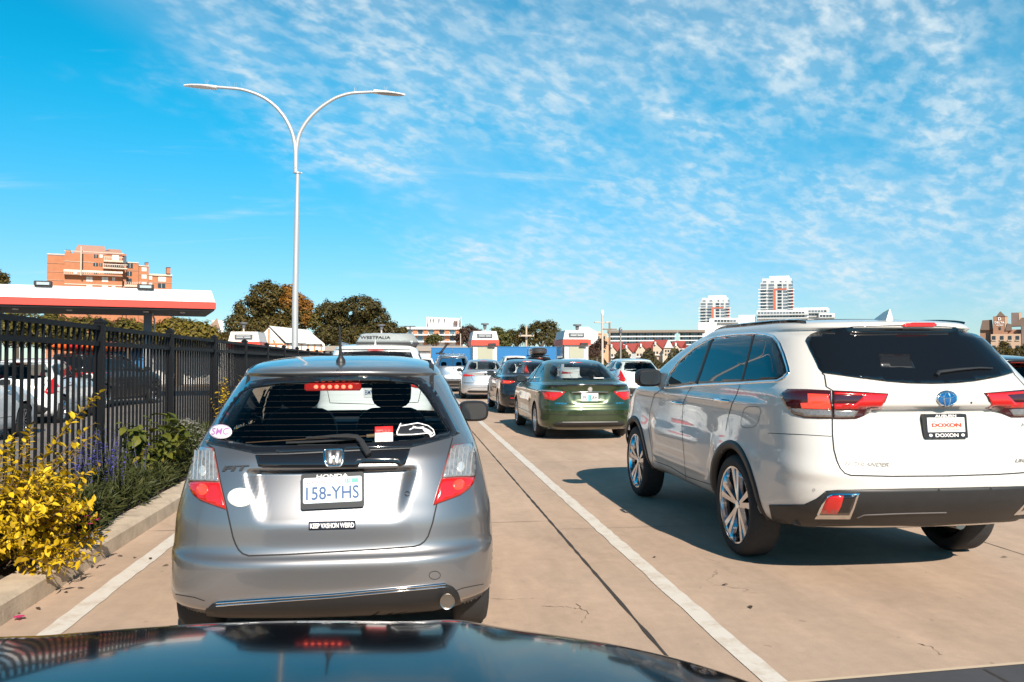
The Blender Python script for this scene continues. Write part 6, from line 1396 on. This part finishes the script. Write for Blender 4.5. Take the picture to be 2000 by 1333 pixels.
def leaf_quad(vs, fs, c, n, size, r, asp=.6):
    a = n.orthogonal().normalized(); a = Matrix.Rotation(r.uniform(0, 6.28), 3, n) @ a; b = n.cross(a); L = size * r.uniform(.7, 1.3); W = L * asp; k = len(vs)
    vs += [c - a * L * .5, c - a * L * .1 + b * W * .5 + n * L * .06, c + a * L * .5, c - a * L * .1 - b * W * .5 + n * L * .06]; fs.append((k, k + 1, k + 2, k + 3))
BARK = mat('bark', (.10, .075, .055), .9, var=.3, vscale=10)
def crown_leaves(blobs, n, size, seed, shell=.55):
    r = random.Random(seed); vs = []; fs = []; vol = [b[3] * b[4] * b[5] for b in blobs]; vol = [v ** .67 for v in vol]; tot = sum(vol)
    for (bx, by, bz, rx, ry, rz), v in zip(blobs, vol):
        nclump = max(6, int(n * v / tot / 14))
        for _ in range(nclump):
            d = rand_dir(r); rad = shell + (1 - shell) * r.random() ** .6; cc = Vector((bx + d.x * rx * rad, by + d.y * ry * rad, bz + d.z * rz * rad)); cs = size * r.uniform(1.2, 2.4)
            for _ in range(14):
                q = rand_dir(r); c = cc + Vector((q.x, q.y, q.z * .7)) * cs * r.random() ** .5; nn = (q + d * .8 + Vector((0, 0, .5))).normalized(); leaf_quad(vs, fs, c, nn, size, r)
    return vs, fs
def tree(name, label, px, pyb, Y, blobs_px, n, size, lm, seed, trunk=.25, extra=None, cat='tree', group=None):
    """blobs in photo pixels (cx, cy, rx, ry), given depth at the tree's own distance"""
    b0 = at(px, 702, Y); o = thing(name, label, cat, (b0.x, Y, 0), 0, group); r = random.Random(seed); s = Y / 1620 * 1.02
    def conv(L):
        out = []
        for (cx_, cy_, rx, ry) in L:
            p = at(cx_, cy_, Y); c = (p.x - b0.x, r.uniform(-.5, .5) * rx * s, p.z, rx * s * .86, max(rx, ry) * s * .8, ry * s * .86); out.append(c)
            for k in range(7):                       # smaller boughs standing out of the main mass
                d = rand_dir(r); d.z = abs(d.z) * .9 - .15; q = r.uniform(.22, .40); out.append((c[0] + d.x * c[3] * .9, c[1] + d.y * c[4] * .9, c[2] + d.z * c[5] * .95, c[3] * q, c[4] * q, c[5] * q))
        return out
    B = conv(blobs_px); vs, fs = crown_leaves(B, n, size, seed); mesh('crown', vs, fs, lm, o)
    if extra: (L2, n2, m2) = extra; vs, fs = crown_leaves(conv(L2), n2, size, seed + 1); mesh('crown', vs, fs, m2, o)
    A = MB(); zt = max(b[2] for b in B); zm = min(b[2] for b in B)
    A.tube([(0, 0, 0), (.05, 0, zm * .6), (.0, .1, zm), (.1, 0, zt * .9)], [trunk, trunk * .8, trunk * .6, trunk * .15], 8)
    for bx, by, bz, rx, ry, rz in B[::8] + B[3::8]: A.tube([(0, 0, min(zm, bz) * .7), (bx * .5, by * .5, (zm * .7 + bz) / 2), (bx, by, bz + rz * .3)], [trunk * .5, trunk * .35, trunk * .08], 6)
    A.build('trunk', BARK, o, True); return o
DG = leaf_mat('leaf_dark_green', (.040, .032, .008), (.105, .080, .017), (.17, .115, .025)); DG2 = leaf_mat('leaf_deep_green', (.030, .027, .008), (.080, .065, .016), (.13, .092, .022)); OR = leaf_mat('leaf_autumn_orange', (.12, .055, .010), (.30, .13, .018), (.36, .19, .03)); OL = leaf_mat('leaf_olive', (.05, .045, .010), (.13, .105, .018), (.20, .15, .022)); BR = leaf_mat('leaf_brown_red', (.035, .018, .014), (.08, .045, .03), (.11, .07, .045)); GY = leaf_mat('leaf_green_yellow', (.04, .045, .012), (.11, .11, .028), (.16, .14, .04))
tree('broad_tree', 'tall rounded tree with orange leaves on its right side behind the lamp pole', 525, 700, 100, [(522, 580, 36, 32), (490, 610, 42, 34), (548, 605, 40, 36), (470, 640, 32, 30), (535, 645, 60, 32), (585, 625, 24, 30), (505, 660, 55, 25)], 26000, .31, DG, 1, .5, ([(572, 590, 24, 24), (592, 605, 18, 24), (560, 570, 14, 12), (600, 625, 12, 16)], 6000, OR))
tree('broad_tree', 'wide dark rounded tree right of the lamp pole', 690, 700, 98, [(645, 612, 34, 28), (700, 603, 48, 28), (730, 622, 34, 26), (665, 640, 52, 30), (735, 650, 44, 26), (640, 655, 36, 26), (765, 645, 14, 18), (690, 662, 60, 22)], 26000, .30, DG2, 2, .5, ([(618, 630, 10, 22)], 500, OL))
for i, (px, Y, B, n, m, lab) in enumerate(((30, 44, [(20, 640, 60, 40), (-40, 640, 50, 40)], 5000, OL, 'olive green tree under the left end of the canopy'), (150, 45, [(110, 650, 55, 38), (180, 652, 50, 36)], 6000, OL, 'olive green tree behind the fence below the brick block'), (250, 46, [(245, 655, 50, 34), (210, 660, 30, 30)], 4500, OL, 'olive tree behind the canopy column'), (345, 46, [(335, 652, 50, 34), (385, 655, 40, 30)], 6500, leaf_mat('leaf_gold_green', (.07, .055, .010), (.19, .145, .02), (.27, .19, .025)), 'golden green tree at the right end of the canopy'), (430, 52, [(425, 668, 30, 24), (400, 665, 25, 22)], 2600, DG, 'dark shrub beside the toll booth and hut'))):
    tree('hedge_tree', lab, px, 700, Y, B, int(n * 1.6), .18, m, 20 + i, .15, group='trees behind the car park')
for i, (px, Y, B, n, sz, m, lab) in enumerate(((0, 120, [(-4, 545, 18, 18), (2, 575, 16, 22), (-10, 560, 20, 24)], 900, .5, DG, 'pine tree at the left edge above the canopy'), (918, 120, [(915, 648, 16, 14), (905, 662, 20, 14), (928, 655, 14, 16)], 2200, .38, BR, 'brownish tree between the hotel and the toll booth'), (978, 110, [(972, 650, 14, 9), (985, 665, 18, 18), (968, 668, 18, 16)], 2200, .36, GY, 'green tree right of the middle toll booth'), (1010, 115, [(1005, 662, 20, 20), (1022, 655, 16, 20)], 2200, .36, DG2, 'dark tree behind the utility pole'), (1058, 112, [(1055, 648, 26, 24), (1040, 662, 20, 20), (1072, 642, 18, 18)], 3600, .36, DG2, 'tall dark tree right of the utility pole'), (1086, 100, [(1078, 668, 16, 20), (1087, 660, 12, 22)], 1900, .3, leaf_mat('leaf_willow', (.06, .055, .02), (.15, .125, .045)), 'pale weeping tree left of the right toll booth'), (1165, 90, [(1165, 680, 14, 10), (1176, 672, 10, 10), (1156, 688, 12, 10)], 1500, .28, BR, 'dark red leaved tree right of the toll booth'), (851, 130, [(850, 662, 12, 9), (842, 666, 8, 6)], 700, .4, GY, 'small green tree in front of the brick hotel'), (1972, 180, [(1962, 676, 7, 10), (1968, 690, 9, 9)], 500, .5, DG, 'dark tree in front of the brown hotel'), (790, 110, [(785, 650, 12, 10), (778, 655, 12, 12)], 800, .36, DG2, 'small dark tree left of the brick hotel'))):
    tree('far_tree', lab, px, 700, Y, B, int(n * 1.4), sz * .8, m, 50 + i, .2, group='trees in the distance')
# low strip of scrub and parked-up clutter below the houses
SCR = leaf_mat('leaf_scrub', (.03, .028, .012), (.09, .075, .03)); vs = []; fs = []; r = random.Random(77)
for i in range(5200):
    t = r.random(); p = at(1150 + 190 * t, 700, 120 + 30 * r.random()); leaf_quad(vs, fs, Vector((p.x, p.y, r.uniform(.1, 3.2) * (.6 + .4 * math.sin(t * 23)))), (rand_dir(r) + Vector((0, -.5, .5))).normalized(), .55, r)
o = mesh('ground_cover', vs, fs, SCR); kind(o, 'stuff')
# wooded far shore to the right, behind the white SUV
vs = []; fs = []; r = random.Random(78)
for i in range(9000):
    t = r.random(); p = at(1360 + 1100 * t, 700, 235 + 25 * r.random()); h = 4.2 + 2.2 * math.sin(t * 41) * math.sin(t * 17 + 1) + 1.2 * math.sin(t * 97); leaf_quad(vs, fs, Vector((p.x, p.y, max(.2, h * r.random() ** .6))), (rand_dir(r) + Vector((0, -.5, .6))).normalized(), 1.2, r)
o = mesh('far_wood', vs, fs, DG2); kind(o, 'stuff')
# shaped leaves for the bed beside us: two halves folded along the midrib
def fine_leaf(vs, fs, c, d, up, L, W, r, droop=.15):
    s = d.cross(up).normalized(); up2 = s.cross(d).normalized(); k = len(vs)
    def P(t, w, h=0): return c + d * (L * t) + s * w + up2 * (h * L - droop * L * t * t)
    vs += [P(0, 0), P(.28, W * .42, .06), P(.62, W * .42, .05), P(1, 0), P(.28, -W * .42, .06), P(.62, -W * .42, .05), P(.45, 0, -.02)]
    fs += [(k, k + 6, k + 1), (k + 1, k + 6, k + 2), (k + 2, k + 6, k + 3), (k, k + 4, k + 6), (k + 4, k + 5, k + 6), (k + 5, k + 3, k + 6)]
def shrub(name, label, cat, loc, stems, lm, sm_, L, W, seed, per=26, parts=None, droop=.2, jit=.5):
    """stems: (tip offset, number of side twigs)"""
    o = thing(name, label, cat, loc); r = random.Random(seed); vs = []; fs = []; A = MB()
    for tip, start, nl in stems:
        p0 = Vector(start); p1 = Vector(tip); mid = (p0 + p1) / 2 + Vector((r.uniform(-.05, .05), r.uniform(-.05, .05), .12 * (p1 - p0).length)); pts = [p0 * (1 - t) ** 2 + mid * 2 * t * (1 - t) + p1 * t * t for t in [i / 8 for i in range(9)]]
        A.tube(pts, [.007 - .005 * i / 8 for i in range(9)], 5)
        for i in range(nl):
            t = (.25 + .75 * (i + .5) / nl); q = t * 8; a = min(int(q), 7); c = pts[a].lerp(pts[a + 1], q - a); ax = (pts[a + 1] - pts[a]).normalized(); side = ax.orthogonal().normalized(); side = Matrix.Rotation(i * 2.4 + r.uniform(-.4, .4), 3, ax) @ side
            d = (side + ax * r.uniform(.2, .7) + Vector((0, 0, r.uniform(-.1, .3)))).normalized(); u = (Vector((0, 0, 1)) + rand_dir(r) * jit).normalized()
            k_ = r.uniform(.45, 1.2); fine_leaf(vs, fs, c, d, u, L * k_, W * k_ * r.uniform(.8, 1.1), r, droop)
    mesh('leaves', vs, fs, lm, o); A.build('stem', sm_, o, True); return o, r
STEM = mat('stem_brown', (.10, .06, .03), .7); STG = mat('stem_green', (.07, .08, .025), .7)
GOLD = leaf_mat('leaf_golden', (.27, .17, .008), (.70, .48, .012), (.76, .56, .03), trans=.3)
r = random.Random(11); st = []
for i in range(175):                                           # the dense mound spilling over the kerb
    a = r.uniform(-math.pi, math.pi); rad = r.random() ** .5; x = .48 * rad * math.cos(a); y = .85 * rad * math.sin(a); z = (.80 - .42 * rad * rad) * r.uniform(.35, 1.08)
    st.append(((x * 1.25 + .06, y * 1.05, max(z, .06)), (x * .3, y * .45, .0), 30))
for i in range(16): st.append(((.55 + r.uniform(-.05, .12), r.uniform(-.55, .5), r.uniform(-.04, .12)), (.25, r.uniform(-.3, .3), .10), 22))
sb = (-2.72, 5.72, .12); tipv = at(197, 766, 7.05); tip2 = at(60, 778, 6.3)
def rel(p): return (p.x - sb[0], p.y - sb[1], p.z - sb[2])
for i in range(22): a = r.uniform(-2.6, 2.6); st.append(((.62 * math.cos(a) * r.uniform(.7, 1.1), 1.0 * math.sin(a), r.uniform(.35, .95)), (.1, .1, .2), 16))
for q in (at(197, 766, 7.0), at(185, 780, 6.9), at(60, 830, 6.2), at(25, 850, 6.0)): st.append((rel(q), (.0, .5, .35), 30))
shrub('golden_shrub', 'bright yellow leaved shrub spilling over the kerb', 'shrub', sb, st, GOLD, STEM, .062, .037, 12)
st = [((r.uniform(-.25, .3), r.uniform(-.3, .3), r.uniform(.2, .5)), (0, 0, 0), 16) for i in range(26)]
shrub('golden_shrub', 'small yellow shrub by the kerb at the left edge of the photo', 'shrub', (-2.72, 4.55, .1), st, GOLD, STEM, .065, .036, 13)
GRN = leaf_mat('leaf_broad_green', (.055, .075, .012), (.13, .14, .02), (.19, .15, .02)); r = random.Random(21); gb_ = (-2.72, 9.25, .12); st = []
for i in range(26): a = r.uniform(0, 6.28); st.append(((.38 * math.cos(a) * r.random() ** .4, .62 * math.sin(a) * r.random() ** .4, r.uniform(.35, .72)), (0, 0, 0), 15))
for q in (at(290, 812, 9.3), at(350, 825, 9.6), at(368, 838, 9.8), at(262, 850, 9.0)): st.append(((q.x - gb_[0], q.y - gb_[1], q.z - gb_[2]), (0, 0, .1), 14))
shrub('broad_leaf_shrub', 'dark green shrub with large oval leaves against the fence', 'shrub', gb_, st, GRN, STG, .13, .085, 22, droop=.45)
# yellow shrub farther on, peeping past the hatchback
r = random.Random(31); st = [((r.uniform(-.25, .35), r.uniform(-.4, .4), r.uniform(.5, 1.08)), (0, 0, 0), 18) for i in range(24)]
shrub('golden_shrub', 'yellow shrub by the fence just left of the silver hatchback roof', 'shrub', (-2.78, 13.4, .12), st, GOLD, STEM, .08, .045, 32)
# purple flower spikes
PUR = leaf_mat('petal_purple', (.045, .04, .22), (.10, .09, .42), rough=.6, trans=.2); SLG = leaf_mat('leaf_sage', (.03, .045, .015), (.07, .085, .03))
r = random.Random(41); o = thing('flower_clump', 'clump of purple blue flower spikes behind the golden shrub', 'flowers', (-2.74, 7.75, .12)); vs = []; fs = []; vl = []; fl = []; A = MB()
for i in range(46):
    b = Vector((r.uniform(-.2, .25), r.uniform(-.55, .55), 0)); t = b + Vector((r.uniform(-.10, .12), r.uniform(-.08, .08), r.uniform(.40, .74))); A.tube([b, b.lerp(t, .5) + Vector((.01, 0, 0)), t], [.004, .003, .002], 4)
    for k in range(26):
        c = b.lerp(t, .55 + .45 * k / 26); d = (rand_dir(r) * Vector((1, 1, .3))).normalized(); fine_leaf(vs, fs, c, d, Vector((0, 0, 1)), .022, .016, r)
    for k in range(9):
        c = b.lerp(t, r.uniform(.05, .5)); d = (rand_dir(r) * Vector((1, 1, .4))).normalized(); fine_leaf(vl, fl, c, d, Vector((0, 0, 1)), .065, .02, r, .3)
mesh('flower_spikes', vs, fs, PUR, o); mesh('leaves', vl, fl, SLG, o); A.build('stem', STG, o)
def tuft(label, loc, rx, ry, h, n, lm, seed, W=.012, L=.12, name='green_tuft', fl=None, nf=0, fs_=.018, cat='plant', group=None):
    o = thing(name, label, cat, loc, 0, group); r = random.Random(seed); vs = []; fs = []
    for i in range(n):
        a = r.uniform(0, 6.28); q = r.random() ** .5; c = Vector((rx * q * math.cos(a), ry * q * math.sin(a), h * r.uniform(.05, 1.0) * (1 - .55 * q * q))); d = (rand_dir(r) + Vector((math.cos(a) * .6, math.sin(a) * .6, .8))).normalized(); fine_leaf(vs, fs, c, d, rand_dir(r), L * r.uniform(.6, 1.2), W * r.uniform(.7, 1.3), r, .35)
    mesh('leaves', vs, fs, lm, o)
    if fl:
        vs = []; fs = []
        for i in range(nf):
            a = r.uniform(0, 6.28); q = r.random() ** .5; c = Vector((rx * q * math.cos(a) * 1.05, ry * q * math.sin(a), h * (1.05 - .5 * q * q) + r.uniform(-.02, .03)))
            for k in range(5): an = k * 1.257 + r.random(); d = Vector((math.cos(an), math.sin(an), .25)); fine_leaf(vs, fs, c, d, Vector((0, 0, 1)), fs_, fs_ * .8, r, .1)
        mesh('flowers', vs, fs, fl, o)
    return o
LOWG = leaf_mat('leaf_low_green', (.028, .038, .012), (.075, .088, .026), (.11, .11, .04)); WHT = leaf_mat('petal_white', (.55, .52, .46), (.75, .72, .66)); PNK = leaf_mat('petal_pink', (.45, .02, .10), (.62, .06, .22)); REDP = leaf_mat('petal_red', (.40, .015, .02), (.6, .04, .05))
for i, (x, y, rx, ry, h, n, lab) in enumerate(((-2.58, 7.0, .17, .50, .30, 900, 'feathery green tuft by the kerb right of the golden shrub'), (-2.56, 8.0, .17, .55, .32, 900, 'feathery green tuft spilling toward the kerb below the purple flowers'), (-2.60, 9.0, .16, .5, .26, 700, 'low green tuft at the foot of the broad leaved shrub'), (-2.58, 10.0, .15, .5, .30, 700, 'low green tuft near the silver hatchback tail light'), (-2.90, 8.6, .2, .9, .40, 1000, 'taller green growth along the foot of the fence'), (-2.62, 4.75, .16, .4, .22, 700, 'grey green tuft behind the kerb at the left edge'), (-2.85, 6.9, .2, .7, .40, 900, 'green growth behind the golden shrub at the fence foot'), (-2.75, 11.5, .25, .9, .45, 1000, 'green bed plants hidden beside the hatchback'))): tuft(lab, (x, y, .12), rx, ry, h, n, LOWG, 60 + i, group='low green plants in the bed')
tuft('bushy plant covered in tiny white flowers near the hatchback tail light', (-2.62, 10.2, .12), .24, .6, .58, 900, LOWG, 71, fl=WHT, nf=260, name='white_flowers', cat='flowers'); tuft('pink and magenta flowers on the kerb below the green tufts', (-2.46, 6.75, .12), .10, .24, .12, 160, LOWG, 72, fl=PNK, nf=60, fs_=.024, name='pink_flowers', cat='flowers'); tuft('small patch of red flowers among the golden leaves', (-2.74, 6.75, .2), .15, .35, .32, 120, LOWG, 73, fl=REDP, nf=40, fs_=.022, name='red_flowers', cat='flowers')
# fallen leaves and petals on the lane
r = random.Random(91); LM = mat('dead_leaf', (.05, .03, .018), .8)
for i, (px, py) in enumerate(((228, 1088), (262, 1092), (330, 1106), (293, 1092), (150, 1152), (130, 1160), (40, 1200), (70, 1190), (1278, 1091), (1423, 1145), (1465, 1186), (1957, 1090))):
    p = gnd(px, py); vs = []; fs = []; fine_leaf(vs, fs, Vector((0, 0, .012)), Vector((math.cos(i * 1.7), math.sin(i * 1.7), .05)).normalized(), Vector((0, 0, 1)), .045, .026, r, .2); o = mesh('fallen_leaf', [v - Vector((0, 0, .006)) for v in vs], fs, LM); o.location = (p.x, p.y, .004); tag(o, 'dry dark leaf lying on the concrete lane', 'leaf', 'fallen leaves on the lanes')
p = gnd(37, 1212); vs = []; fs = []
for k in range(6): fine_leaf(vs, fs, Vector((0, 0, .015)), Vector((math.cos(k), math.sin(k), .3)).normalized(), Vector((0, 0, 1)), .035, .028, r, .2)
o = mesh('fallen_flower', vs, fs, PNK); o.location = (p.x, p.y, .002); tag(o, 'pink flower head fallen at the foot of the kerb', 'flower')
